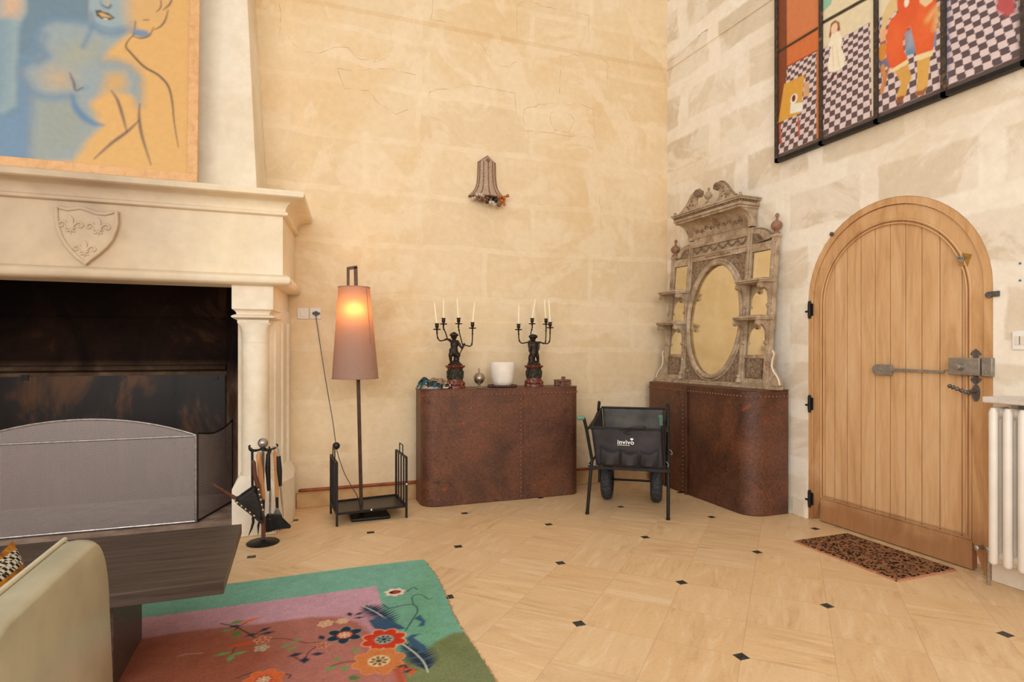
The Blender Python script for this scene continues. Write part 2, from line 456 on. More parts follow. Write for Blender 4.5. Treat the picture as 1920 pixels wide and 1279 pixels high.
def gilt():
    t = NT('worn_painted_gilt_wood'); v = t.coord()
    n = t.noise(v, 10, 7, .65, .5)
    col = t.ramp(n, [(.28, rgb(128,104,80)), (.45, rgb(166,142,114)), (.6, rgb(190,168,140)), (.78, rgb(204,188,164))])
    chip = t.math('MULTIPLY', t.ramp(t.noise(v, 55, 3, .7), [(.62, 0.0), (.66, 1.0)]), t.ramp(t.noise(v, 7, 3, .6), [(.48, 0.05), (.62, 1.0)]))
    col = t.mix(chip, col, rgb(240,224,204))
    brn = t.ramp(t.noise(v, 6, 5, .7, .4), [(.58, 0.0), (.70, .8)])
    col = t.mix(brn, col, rgb(134,88,58))
    t.bump(t.noise(v, 50, 5), .3, .004)
    return t.fin(col, .55, .05, .4)
M['gilt'] = gilt()
def carved():
    t = NT('carved_relief'); v = t.coord()
    n = t.noise(v, 45, 4, .7, 1.2)
    col = t.ramp(n, [(.33, rgb(104,78,58)), (.5, rgb(146,120,94)), (.66, rgb(184,162,134)), (.74, rgb(238,222,204))])
    t.bump(n, 1.0, .012)
    return t.fin(col, .6, .05, .3)
M['carved'] = carved()
t_ = NT('old_mirror_glass'); v_ = t_.coord()
t_.bump(t_.noise(v_, 3, 2), .02, .01)
M['mirror'] = t_.fin(t_.ramp(t_.noise(v_, 5, 5, .6), [(.3, rgb(226,214,182)), (.6, rgb(238,228,202))]), t_.ramp(t_.noise(v_, 8, 4), [(.3, .06), (.7, .16)]), 1.0)
M['finial_red'] = mk('reddish_turned_wood', rgb(160,118,92), rgb(126,84,62), 30, .5)
M['fabric_black'] = mk('black_canvas', rgb(60,55,56), rgb(42,38,40), 7, .75, 0, .25, 120)
M['fabric_black2'] = mk('dark_pocket_canvas', rgb(48,44,46), rgb(36,33,35), 7, .75, 0, .25, 120)
M['fabric_in'] = mk('grey_lining', rgb(104,98,90), rgb(72,68,64), 6, .75)
M['tyre'] = mk('rubber_tyre', rgb(70,72,78), rgb(24,25,28), 55, .6, 0, 1.0, 60, bdist=.01)
M['green_grip'] = mk('green_grip', rgb(98,138,118), rgb(64,100,88), 10, .5)
M['white'] = mk('white_print', rgb(245,245,245), rgb(240,240,240), 3, .6)
M['ceramic'] = mk('matt_white_ceramic', rgb(244,236,222), rgb(230,220,204), 14, .7, 0, .5, 12, bdist=.01)
M['beads_dark'] = mk('dark_wooden_beads', rgb(98,56,38), rgb(60,32,22), 30, .4)
M['silver'] = mk('tarnished_silver', rgb(196,180,156), rgb(140,122,100), 40, .3, .9)
M['rust_small'] = mk('rusty_iron', rgb(140,98,74), rgb(98,64,48), 60, .7, .1, .4)
M['radiator'] = mk('white_radiator_enamel', rgb(240,232,220), rgb(230,220,206), 6, .35)
M['marble_top'] = mk('pale_grey_marble', rgb(226,218,206), rgb(198,188,176), 12, .4)
M['trim_stone'] = mk('pale_stone_skirting', rgb(236,224,204), rgb(220,204,178), 6, .8, 0, .3, 20)
M['trim_back'] = mk('worn_stone_skirting', rgb(214,176,124), rgb(188,148,98), 7, .8, 0, .3, 20)
M['mauve'] = mk('mauve', rgb(176,138,118), rgb(150,110,92), 20, .7)
M['teal'] = mk('teal_fabric', rgb(44,116,126), rgb(20,58,66), 30, .7)
M['taupe'] = mk('taupe_fabric', rgb(188,156,128), rgb(148,114,90), 30, .75)
M['dark_green'] = mk('dark_green_leaf_fabric', rgb(52,56,48), rgb(26,28,24), 30, .7)
M['amber'] = mk('amber_beads', rgb(206,120,50), rgb(160,84,30), 60, .35)
M['black_beads'] = mk('black_beads', rgb(30,30,34), rgb(18,18,20), 60, .3)
M['pale_beads'] = mk('pale_beads', rgb(206,192,172), rgb(176,156,132), 60, .35)
M['brown_beads'] = mk('brown_beads', rgb(136,96,72), rgb(104,66,50), 60, .4)
M['studs'] = mk('brass_studs', rgb(226,206,160), rgb(196,170,120), 60, .3, .7)
M['bristle'] = mk('black_bristle', rgb(30,27,25), rgb(14,13,12), 80, .8, 0, 1.0, 120, bdist=.01)
def lattice(name, col, cell, frac):
    t = NT(name); v = t.coord(rot=(0, PI/4, 0), scale=(1/cell, 1/cell, 1/cell))
    sep = t.n('ShaderNodeSeparateXYZ'); t.t.links.new(v, sep.inputs[0])
    a = t.math('LESS_THAN', t.math('FRACT', sep.outputs[0]), frac); b = t.math('LESS_THAN', t.math('FRACT', sep.outputs[2]), frac)
    f = t.math('MAXIMUM', a, b)
    t.fin(col, .5, .4, .4)
    tr = t.n('ShaderNodeBsdfTransparent'); mx = t.n('ShaderNodeMixShader')
    t.set(mx.inputs[0], f); t.t.links.new(tr.outputs[0], mx.inputs[1]); t.t.links.new(t.b.outputs[0], mx.inputs[2])
    t.t.links.new(mx.outputs[0], t.out.inputs[0])
    return t.mat
M['screen_mesh'] = lattice('wire_mesh', rgb(176,164,160), .008, .36)
def shade():
    t = NT('mauve_silk_shade'); v = t.coord(scale=(1,1,1))
    f = t.noise(v, 120, 3)
    col = t.ramp(f, [(.3, rgb(168,142,128)), (.7, rgb(182,156,142))])
    t.fin(col, .6, 0, .2)
    tr = t.n('ShaderNodeBsdfTranslucent'); t.set(tr.inputs[0], rgb(250,214,166)); mx = t.n('ShaderNodeMixShader')
    mx.inputs[0].default_value = .38
    t.t.links.new(t.b.outputs[0], mx.inputs[1]); t.t.links.new(tr.outputs[0], mx.inputs[2]); t.t.links.new(mx.outputs[0], t.out.inputs[0])
    return t.mat
M['shade'] = shade()
M['lamp_metal'] = mk('brown_lacquered_metal', rgb(84,58,42), rgb(58,40,30), 12, .4, .5)
t_ = NT('bulb'); t_.b.inputs['Emission Color'].default_value = (1, .6, .28, 1); t_.b.inputs['Emission Strength'].default_value = 3
M['bulb'] = t_.fin((1, .8, .6), .4)
def leopard():
    t = NT('leopard_coir'); v = t.coord()
    n = t.n('ShaderNodeTexVoronoi', feature='F1'); t.set(n.inputs['Vector'], v); n.inputs['Scale'].default_value = 30; n.inputs['Randomness'].default_value = 1
    d = n.outputs['Distance']
    ring = t.ramp(t.math('ADD', d, t.math('MULTIPLY', t.noise(v, 60, 3), .30)), [(.42, 0.0), (.46, 1.0), (.66, 1.0), (.71, 0.0)])
    gap = t.ramp(t.noise(v, 38, 3, .6), [(.40, 0.0), (.46, 1.0)])
    base = t.ramp(t.noise(v, 200, 3, .7), [(.3, rgb(118,78,52)), (.7, rgb(176,126,88))])
    col = t.mix(t.math('MULTIPLY', ring, gap), base, rgb(34,24,22))
    t.bump(t.noise(v, 300, 2), .8, .004)
    return t.fin(col, .95, 0, .1)
M['leopard'] = leopard()
def plaid():
    t = NT('orange_fur_and_check'); v = t.coord(rot=(0,.6,.3))
    w1 = t.n('ShaderNodeTexChecker'); t.set(w1.inputs['Vector'], v); w1.inputs['Scale'].default_value = 90
    t.set(w1.inputs['Color1'], rgb(46,40,34)); t.set(w1.inputs['Color2'], rgb(196,184,160))
    sep = t.n('ShaderNodeSeparateXYZ'); t.t.links.new(v, sep.inputs[0])
    band = t.math('LESS_THAN', t.math('FRACT', t.math('MULTIPLY', sep.outputs[2], 9)), .36)
    col = t.mix(band, t.ramp(t.noise(v, 20, 4), [(.35, rgb(110,62,22)), (.65, rgb(196,128,44))]), w1.outputs[0])
    return t.fin(col, .9, 0, .1)
M['plaid'] = plaid()

# ------------------------------------------------------------------ painted surfaces (colour attribute on a fine grid)
class Paint:
    def __init__(s, u0, u1, v0, v1, step, base):
        s.nu = int(round((u1-u0)/step))+1; s.nv = int(round((v1-v0)/step))+1
        s.u = np.linspace(u0, u1, s.nu); s.v = np.linspace(v0, v1, s.nv)
        s.U, s.V = np.meshgrid(s.u, s.v); s.C = np.zeros((s.nv, s.nu, 3)); s.C[:] = base; s.step = step
    def _win(s, lo, hi, pad):
        i0 = max(np.searchsorted(s.u, lo[0]-pad), 0); i1 = min(np.searchsorted(s.u, hi[0]+pad)+1, s.nu)
        j0 = max(np.searchsorted(s.v, lo[1]-pad), 0); j1 = min(np.searchsorted(s.v, hi[1]+pad)+1, s.nv)
        return slice(j0, j1), slice(i0, i1)
    def _apply(s, w, a, col, mul=False):
        a = a[..., None]; c = np.array(col)
        s.C[w] = s.C[w]*(1-a)+(s.C[w]*c if mul else c)*a
    def fill(s, poly, col, soft=None, op=1, mul=False):
        soft = soft or s.step*.7
        P = np.array(poly, float); w = s._win(P.min(0), P.max(0), soft*1.5)
        U, V = s.U[w], s.V[w]
        if U.size == 0: return
        ins = np.zeros(U.shape, bool); dist = np.full(U.shape, 1e9)
        n = len(P)
        for i in range(n):
            x0, y0 = P[i]; x1, y1 = P[(i+1) % n]
            if y0 != y1:
                c = ((y0 > V) != (y1 > V)) & (U < (x1-x0)*(V-y0)/(y1-y0)+x0); ins ^= c
            dx, dy = x1-x0, y1-y0; L = dx*dx+dy*dy+1e-12
            tt = np.clip(((U-x0)*dx+(V-y0)*dy)/L, 0, 1)
            dist = np.minimum(dist, np.hypot(U-x0-tt*dx, V-y0-tt*dy))
        sd = np.where(ins, dist, -dist)
        s._apply(w, np.clip(sd/(2*soft)+.5, 0, 1)*op, col, mul)
    def stroke(s, pts, wd, col, soft=None, op=1, taper=False):
        soft = soft or s.step*.7
        if len(pts) > 2: pts = [tuple(q)[:2] for q in spline([(p[0], p[1], 0) for p in pts], 5)]
        P = np.array(pts, float); w = s._win(P.min(0), P.max(0), soft*2+wd)
        U, V = s.U[w], s.V[w]
        if U.size == 0: return
        best = np.full(U.shape, 1e9); n = len(P)
        for i in range(n-1):
            x0, y0 = P[i]; x1, y1 = P[i+1]; dx, dy = x1-x0, y1-y0; L = dx*dx+dy*dy+1e-12
            tt = np.clip(((U-x0)*dx+(V-y0)*dy)/L, 0, 1)
            hw = wd/2
            if taper:
                g = (i+tt)/(n-1); hw = wd/2*(.25+.75*np.sin(PI*np.clip(g, 0, 1)))
            best = np.minimum(best, np.hypot(U-x0-tt*dx, V-y0-tt*dy)-hw)
        s._apply(w, np.clip(-best/(2*soft)+.5, 0, 1)*op, col)
    def ell(s, c, ru, rv, col, ang=0, soft=None, op=1):
        s.fill([(c[0]+ru*math.cos(t)*math.cos(ang)-rv*math.sin(t)*math.sin(ang), c[1]+ru*math.cos(t)*math.sin(ang)+rv*math.sin(t)*math.cos(ang)) for t in np.linspace(0, 2*PI, 22)[:-1]], col, soft, op)
    def build(s, fn, name, mat, parent, thick_fn=None, edge=None):
        """fn(u, v arrays) -> x, y, z arrays"""
        x, y, z = fn(s.U, s.V)
        co = np.stack([x, y, z], -1).reshape(-1, 3)
        L = np.array(wl(parent) if parent else (co[:,0].mean(), co[:,1].mean(), co[:,2].min()))
        idx = np.arange(s.nu*s.nv).reshape(s.nv, s.nu)
        q = np.stack([idx[:-1,:-1], idx[:-1,1:], idx[1:,1:], idx[1:,:-1]], -1).reshape(-1, 4)
        me = D.meshes.new(name); o = D.objects.new(name, me); link(o, parent, tuple(L))
        nv, nf = len(co), len(q)
        extra = []
        if edge is not None:   # give the sheet thickness: skirt + back
            ring = np.concatenate([idx[0,:], idx[1:,-1], idx[-1,-2::-1], idx[-2:0:-1,0]])
            co2 = co[ring]+np.array(edge); n0 = len(co); co = np.concatenate([co, co2]); k = len(ring)
            r2 = n0+np.arange(k)
            sk = np.stack([ring, np.roll(ring, -1), np.roll(r2, -1), r2], -1)
            q = np.concatenate([q, sk]); nv = len(co); nf = len(q)
        me.vertices.add(nv); me.vertices.foreach_set('co', (co-L).astype(np.float32).ravel())
        me.loops.add(nf*4); me.loops.foreach_set('vertex_index', q.astype(np.int32).ravel())
        me.polygons.add(nf); me.polygons.foreach_set('loop_start', np.arange(nf, dtype=np.int32)*4)
        me.update(calc_edges=True); me.validate()
        at = me.color_attributes.new('Col', 'FLOAT_COLOR', 'POINT')
        cc = s.C.reshape(-1, 3)
        if edge is not None: cc = np.concatenate([cc, cc[ring]*.8])
        cc = np.concatenate([np.clip(cc, 0, 1), np.ones((len(cc), 1))], 1)
        at.data.foreach_set('color', cc.astype(np.float32).ravel())
        me.materials.append(mat)
        return o
# ================================================================== THE ROOM
XL, YB, YR = -3.6, 5.05, -2.2
b = MB(); b.box(XL, 4.2, YR, 5.9, -.12, 0)
struct(b.build('floor', M['floor'], smooth=0), 'pale limestone floor tiles with small black slate insets')

# back wall, with the opening of the hearth recess; a lower stage 8 mm proud and an upper stage 2 cm proud
b = MB(); z1, z2 = 1.505, 4.085
RX0, RX1, RZ = -2.44, -.40, 2.18
b.box(XL, RX0, YB-.008, 5.6, 0, z1); b.box(RX1, 3.50, YB-.008, 5.6, 0, z1)
b.box(XL, RX0, YB, 5.6, z1, z2); b.box(RX1, 3.50, YB, 5.6, z1, z2); b.box(RX0, RX1, YB, 5.6, RZ, z2)
b.prism([(YB-.018, z2), (YB-.018, 6.2), (5.6, 6.2), (5.6, z2-.03), (YB, z2-.03)], XL, 3.50, 'x')
b.mi = 1
def crack(pts, r=.0022, jit=3.0):
    out = []
    for i in range(len(pts)-1):
        a, c_ = pts[i], pts[i+1]; L = math.hypot(c_[0]-a[0], c_[1]-a[1]); k = max(1, int(L/7))
        for j in range(k):
            t = j/k; out.append((a[0]+(c_[0]-a[0])*t+random.uniform(-jit, jit)*.5, a[1]+(c_[1]-a[1])*t+random.uniform(-jit, jit)*.5))
    out.append(pts[-1]); rr = []; P = []
    for q in out:
        x, z = on_y(q[0], q[1], YB); P.append((x, YB-(.008 if z < z1 else .018 if z > z2 else 0)+.0008, z)); rr.append(r*random.uniform(.35, 1.2))
    b.tube(P, rr, 5)
for pts in ([(523,8),(528,30),(524,70)], [(541,70),(552,84),(570,97),(600,100),(625,88),(655,90),(668,108),(700,116),(722,110)],
            [(632,128),(665,133),(700,128),(740,132),(780,141)], [(634,130),(645,165),(690,170),(708,192),(742,214),(765,205)],
            [(806,172),(820,168),(850,166),(870,158),(905,163),(965,175),(968,215)], [(806,172),(803,196)],
            [(981,245),(984,203),(1012,197),(1040,191),(1060,197),(1088,195),(1112,206),(1116,257)],
            [(981,245),(1030,250),(1070,255),(1115,258)], [(1032,212),(1052,208),(1070,215),(1077,228),(1065,248),(1040,244),(1031,225),(1032,212)],
            [(968,78),(968,12),(985,5),(1040,18),(1102,30),(1103,85)], [(1050,175),(1051,105),(1080,103),(1120,108),(1140,118),(1139,172)],
            [(902,82),(925,120),(955,125),(975,108)], [(811,0),(808,38),(835,44)], [(1125,365),(1128,440)], [(700,118),(722,96)]):
    crack(pts)
struct(b.build('wall_back', [M['wall_back'], M['crack']], smooth=0), 'tall warm cream limewashed stone wall behind the riveted tank')

# right wall: a slightly skewed length beside the corner, then the length with the arched doorway
DY0, DY1, DCY, DZ, DR = 2.144, 3.392, 2.768, 1.613, .624
WX = 3.585
b = MB()
b.prism([(3.50, YB+.3), (3.50, YB), (WX, 3.62), (4.2, 3.62), (4.2, YB+.3)], 0, 4.06, 'z')
b.prism([(3.488, YB+.3), (3.488, YB), (WX-.012, 3.62), (4.2, 3.62), (4.2, YB+.3)], 4.06, 6.2, 'z')
b.box(WX, 4.2, DY1, 3.62, 0, 6.2); b.box(WX, 4.2, YR, DY0, 0, 6.2)
top = arc(DCY, DZ, DR, PI, 0, 28)
poly = [(DY0, 6.2), (DY0, DZ)]+[p for p in reversed(top)][1:-1]+[(DY1, DZ), (DY1, 6.2)]
# arch spandrel as narrow quads so that the faces stay clean
ap = sorted(top)
for i in range(len(ap)-1):
    b.prism([(ap[i][0], 6.2), (ap[i][0], ap[i][1]), (ap[i+1][0], ap[i+1][1]), (ap[i+1][0], 6.2)], WX, 4.2, 'x')
b.mi = 1
def crack_r(pts, r=.004):
    P = []; rr = []
    for i in range(len(pts)-1):
        for j in range(4):
            t = j/4; q = (pts[i][0]+(pts[i+1][0]-pts[i][0])*t+random.uniform(-1, 1), pts[i][1]+(pts[i+1][1]-pts[i][1])*t+random.uniform(-1, 1))
            y, z = on_x(q[0], q[1], 3.545); P.append((3.5+(YB-y)*.0594+(-.012 if z > 4.06 else 0)+.001, y, z)); rr.append(r*random.uniform(.3, 1))
    b.tube(P, rr, 5)
crack_r([(1313,70),(1322,62),(1334,54)], .007); crack_r([(1252,126),(1268,114),(1290,96),(1308,76)], .004)
struct(b.build('wall_right', [M['wall_right'], M['crack']], smooth=0), 'pale limewashed wall of rough stone blocks around the arched door')

b = MB(); b.box(.0, 3.47, 4.995, YB-.008, 0, .118)
struct(b.build('baseboard_back', M['trim_back'], bevel=.004), 'worn stone skirting along the back wall')
b = MB(); b.prism([(3.572, 3.53), (3.572, 3.415), (WX+.002, 3.415), (WX+.002, 3.53)], 0, .135, 'z')
struct(b.build('baseboard_right', M['trim_stone'], bevel=.004), 'short stone skirting block between the tank and the door')
b = MB(); b.box(3.555, WX, YR, 2.135, 0, .12)
struct(b.build('trim_1', M['trim_stone'], bevel=.004), 'white skirting below the radiator')
b = MB(); b.box(WX-.006, 3.75, DY0, DY1, 0, .006)
struct(b.build('trim_2', M['crack'], bevel=.002), 'narrow stone threshold under the door')
# small plugged holes in the wall right of the door
for k, (px, py) in enumerate(((1913, 494), (1913, 526))):
    y, z = on_x(px, py, WX); b = MB(); b.cyl((WX+.004, y, z), (WX-.003, y, z), .006, .006, 12)
    tag(b.build('wall_plug', mk('blue_plug%d' % k, rgb(96,128,150), None, 5)), ['upper small blue wall plug right of the door', 'lower small blue wall plug right of the door'][k], 'wall plug', 'wall plugs right of the door')

# ------------------------------------------------------------------ door
door = D.objects.new('door_1', None); link(door, None, (3.60, DCY, 0)); door['kind'] = 'structure'
door['label'] = 'arched pale oak plank door with rim lock and hinges'
def arch_ring(b, y0o, y1o, ro, czo, y0i, y1i, ri, czi, zb, x0, x1, n=28, zbi=None):
    """frame between two arched outlines, extruded in x"""
    co, ci = (y0o+y1o)/2, (y0i+y1i)/2
    O = [(y1o, zb)]+arc(co, czo, ro, 0, PI, n)+[(y0o, zb)]
    I = [(y1i, zbi if zbi is not None else zb)]+arc(ci, czi, ri, 0, PI, n)+[(y0i, zbi if zbi is not None else zb)]
    k = len(O); vs = []
    for x in (x0, x1):
        vs += [(x, p[0], p[1]) for p in O]+[(x, p[0], p[1]) for p in I]
    fs = []
    for i in range(k-1):
        fs += [(i, i+1, k+i+1, k+i), (2*k+i, 3*k+i, 3*k+i+1, 2*k+i+1), (i, 2*k+i, 2*k+i+1, i+1), (k+i, k+i+1, 3*k+i+1, 3*k+i)]
    fs += [(0, k, 3*k, 2*k), (k-1, 3*k-1, 4*k-1, 2*k-1)]
    b.add(vs, fs)
LY0, LY1, LR, LZ = 2.198, 3.350, .576, 1.613
b = MB(); arch_ring(b, DY0, DY1, DR, DZ, LY0-.003, LY1+.003, LR+.003, LZ, .004, 3.588, 3.70)
b.build('door_frame', M['oak_frame'], door, bevel=.002)
PY0, PY1, PR, PZ, PB = 2.272, 3.284, .506, 1.585, .175
lx = 3.598
b = MB(); arch_ring(b, LY0, LY1, LR, LZ, PY0-.012, PY1+.012, PR+.012, PZ, .012, lx, lx+.045, zbi=PB)
b.box(lx, lx+.045, PY0-.012, PY1+.012, .012, PB)
leaf = b.build('door_leaf', M['oak_frame'], door, bevel=.0015)
# moulded bead around the panel
b = MB(); path = [(lx+.001, PY1+.006, PB)]+[(lx+.001, p[0], p[1]) for p in arc((PY0+PY1)/2, PZ, PR+.006, 0, PI, 40)][::-1][0:0]
loop = [(lx+.002, PY1+.004, PB+.006)]+[(lx+.002, p[0], p[1]) for p in arc((PY0+PY1)/2, PZ, PR+.004, 0, PI, 40)]+[(lx+.002, PY0-.004, PB+.006)]
b.tube(loop, .008, 8, closed=True)
loop2 = [(lx+.004, PY1-.018, PB+.026)]+[(lx+.004, p[0], p[1]) for p in arc((PY0+PY1)/2, PZ, PR-.018, 0, PI, 40)]+[(lx+.004, PY0+.018, PB+.026)]
b.tube(loop2, .006, 8, closed=True)
b.build('panel_moulding', M['oak_frame'], leaf)
ys = sorted(on_x(1480+q/3.655, 700, lx)[0] for q in (300,385,480,577,680,785,897,1020,1172))
ys = [PY0-.012]+ys+[PY1+.012]
b = MB(); cyp = (PY0+PY1)/2
def ztop(y): return PZ+math.sqrt(max((PR+.014)**2-(y-cyp)**2, 0))
for i in range(len(ys)-1):
    y0, y1 = ys[i]+.0024, ys[i+1]-.0024
    pts = [(y0, PB-.01)]+[(y1, PB-.01)]+[(y1+(y0-y1)*k/8, ztop(y1+(y0-y1)*k/8)) for k in range(9)]
    # chamfered board: narrow front face
    b.prism(pts, lx+.013, lx+.035, 'x')
b.box(lx+.03, lx+.04, PY0, PY1, PB, 1.9)
b.build('plank_panel', M['oak_v'], leaf, bevel=.0022)
# hinges
for py in (581, 757, 935):
    y, z = on_x(1518.5, py, 3.58)
    b = MB(); b.cyl((3.576, y, z-.052), (3.576, y, z+.052), .011, .011, 14); b.ball((3.576, y, z+.055), .011); b.ball((3.576, y, z-.055), .011)
    b.box(3.582, 3.590, y-.022, y+.022, z-.045, z+.045)
    b.bar((3.576, y+.01, z-.01), (3.588, y+.045, z-.012), .012)
    b.build('hinge', M['iron'], door)
# rim lock
def yz(px, py, X=3.565): return on_x(px, py, X)
y1, zt = yz(1778, 671); y0, zb = yz(1837, 705)
b = MB(); b.box(3.562, lx, y0, y1, zb, zt); lock = b.build('rim_lock', M['grey_paint'], leaf, bevel=.005)
yk, zk = yz(1803, 688)
b = MB(); b.lathe([(.021, 0), (.019, .012), (.016, .035), (.013, .04), (.0, .041)], n=20)
vs = [(3.562-p[2], yk+p[0], zk+p[1]) for p in b.v]; b.v = [Vector(p) for p in vs]
cyl_ = b.build('lock_cylinder', M['steel'], lock if False else leaf)
b = MB(); ym, _z = yz(1838, 688, 3.56); ya, _z = yz(1860, 688, 3.56)
b.box(3.560, 3.588, ya, ym-.004, zb-.003, zt+.003)
b.ball((3.559, ya+.03, zt-.02), .006); b.ball((3.559, ya+.03, zb+.02), .006)
b.build('lock_keeper', M['grey_paint'], door, bevel=.005)
# iron fleur plates above and below the lock
for s_, zz in ((1, zt), (-1, zb)):
    yc = (y0+y1)/2-.045
    pts = [(yc-.012, zz-s_*.01), (yc-.012, zz+s_*.012), (yc-.03, zz+s_*.02), (yc-.02, zz+s_*.035), (yc, zz+s_*.052), (yc+.02, zz+s_*.035), (yc+.03, zz+s_*.02), (yc+.012, zz+s_*.012), (yc+.012, zz-s_*.01)]
    b = MB(); b.prism(pts, lx-.005, lx+.001, 'x'); b.build('lock_plate', M['wrought'], leaf)
# lever handle: rosette plate and twisted lever
yc, zc = yz(1829, 737, 3.59)
b = MB(); b.prism([(yc+.020*math.cos(a), zc+.048*math.sin(a)) for a in np.linspace(0, 2*PI, 21)[:-1]], lx-.007, lx+.001, 'x')
b.cyl((lx-.005, yc, zc+.01), (3.545, yc, zc+.01), .011, .010, 14)
lev = [(3.543, yc, zc-.002), (3.540, yc+.03, zc+.008), (3.538, yc+.07, zc+.022), (3.538, yc+.105, zc+.034)]
L = spline(lev, 8); rr = [.010+.0035*math.sin(i*1.35) for i in range(len(L))]
b.tube(L, rr, 12); b.ball(lev[-1], .012)
b.build('door_handle', M['wrought'], leaf)
# swing bar guard: plate, ratchet bar, hook
ya, za = yz(1636, 683, 3.59); yb_, zb_ = yz(1672, 704, 3.59)
b = MB(); b.prism([(ya, za-.02), (ya-.02, za), (yb_+.004, za), (yb_, za-.005), (yb_, zb_+.005), (yb_+.004, zb_), (ya-.02, zb_), (ya, zb_+.02)], lx-.012, lx, 'x')
b.ball((lx-.013, (ya+yb_)/2, (za+zb_)/2), .008)
zc2 = (za+zb_)/2; ye, ze = yz(1762, 698, 3.58)
b.prism([(yb_, zc2+.012), (ye, ze+.010), (ye, ze-.006), (yb_, zc2-.008)], lx-.010, lx-.004, 'x')
for k in range(9):
    yy = yb_+(ye-yb_)*(.08+.045*k); b.box(lx-.012, lx-.009, yy-.002, yy+.002, zc2-.002, zc2+.008)
b.tube(spline([(lx-.008, ye, ze), (lx-.014, ye-.02, ze-.004), (lx-.02, ye-.03, ze+.012), (lx-.02, ye-.052, ze+.012), (lx-.018, ye-.06, ze+.004)], 5), .005, 8)
b.build('guard_bar', M['grey_paint'], leaf, bevel=.001)
# small brass latch on the arch, grey stops, door stop
yl, zl = yz(1808, 487, 3.59)
b = MB(); b.M = Matrix.Translation((0, yl, zl)) @ Matrix.Rotation(.35, 4, 'X')
b.box(lx-.004, lx, -.026, .026, -.036, .036); b.M = None
b.build('latch_plate', M['brass'], leaf, bevel=.001)
b = MB(); b.M = Matrix.Translation((0, yl, zl)) @ Matrix.Rotation(.35, 4, 'X'); b.box(lx-.016, lx-.004, .0, .03, -.018, .014); b.cyl((lx-.012, .028, .008), (lx-.035, .028, .008), .008); b.M = None
b.build('latch_catch', M['steel'], leaf, bevel=.001)
y, z = yz(1855, 553, 3.58); b = MB(); b.cyl((3.57, y, z), (3.588, y, z), .017, .017, 16); b.box(3.575, 3.588, y-.05, y, z-.012, z+.018); b.build('frame_bracket', M['wrought'], door, bevel=.001)
y, z = yz(1559, 439, 3.58); b = MB(); b.cyl((3.578, y, z), (3.588, y, z), .016, .016, 8); b.build('frame_bracket', M['wrought'], door)
y, z = yz(1836, 1027, 3.56)
b = MB(); b.cyl((3.598, y-.0, z), (3.545, y, z), .011, .011); b.ball((3.54, y, z), .018, (.7,1,1)); b.build('door_stop', M['steel'], leaf)

# ================================================================== FIREPLACE
FC = -1.42                                   # centre of the opening
fp = thing('fireplace', 'large pale carved stone fireplace with tapered chimney breast and shield', 'fireplace', (FC, 4.6, 0))
XR = -.087
FLR = .075                                    # the cheeks splay towards the wall
def mantle_path(off, yf, yback=YB):
    """plan path of the right half face line: left end .. front right corner .. wall ; mirrored on the left"""
    xr = XR+off; xl = 2*FC-xr
    return [((xl-FLR, yback), (-1, 0)), ((xl, yf), (-.7071, -.7071)), ((xr, yf), (.7071, -.7071)), ((xr+FLR, yback), (1, 0))]
def sweep(b, prof, yf=4.36):
    """profile [(out, z)] swept round the hood; out is the projection beyond the frieze"""
    path = []
    xl = 2*FC-XR
    for (p, nn) in (((xl-FLR, YB-.006), (-1, -.0)), ((xl, yf), (-1, -1)), ((XR, yf), (1, -1)), ((XR+FLR, YB-.006), (1, .0))): path.append((p, nn))
    b.strip(path, prof)
b = MB()
sweep(b, [(0, 1.77), (0, 2.18), (-.2, 2.18), (-.2, 1.77)])
b.build('frieze', M['soot_stone'], fp, smooth=30)
b = MB()
roll = [(-.2, 1.695), (.0, 1.695)]+[(.012+.036*math.cos(a), 1.733+.038*math.sin(a)) for a in np.linspace(-1.5, 1.45, 9)]+[(0, 1.772), (-.2, 1.772)]
sweep(b, roll)
b.build('lintel_roll', M['soot_stone'], fp, smooth=60)
b = MB()
crown = [(-.2, 2.172), (0, 2.172), (.016, 2.174)]+[(.020+.013*math.cos(a), 2.188+.013*math.sin(a)) for a in np.linspace(-1.2, 1.2, 6)]+[(.018, 2.203)]
crown += [(.018+.092*(1-math.cos(t)), 2.206+.072*math.sin(t)) for t in np.linspace(0, PI/2, 9)]+[(.122, 2.280), (.133, 2.288), (.137, 2.312), (.125, 2.326), (-.3, 2.330)]
sweep(b, crown)
b.build('mantel_crown', M['soot_stone'], fp, smooth=35)
# mantel slab top closing the hood, and inner soffit
b = MB(); b.prism([(2*FC-XR+.1-.0, 4.45), (XR-.1, 4.45), (XR-.02, YB-.006), (2*FC-XR+.02, YB-.006)], 2.24, 2.325, 'z')
b.build('mantel_slab', M['stone'], fp)
# tapered chimney breast
b = MB()
def ring(z, xr, yf, xb): return [(2*FC-xr, yf, z), (xr, yf, z), (xb, YB-.004, z), (2*FC-xb, YB-.004, z)]
vs = ring(2.32, -.253, 4.45, -.205)+ring(4.1, -.345, 4.66, -.31)+ring(6.1, -.45, 4.90, -.43)
b.add(vs, [(0,1,5,4), (1,2,6,5), (2,3,7,6), (3,0,4,7), (4,5,9,8), (5,6,10,9), (6,7,11,10), (7,4,8,11), (0,3,2,1), (8,9,10,11)])
b.build('chimney_breast', M['stone'], fp, bevel=.006)
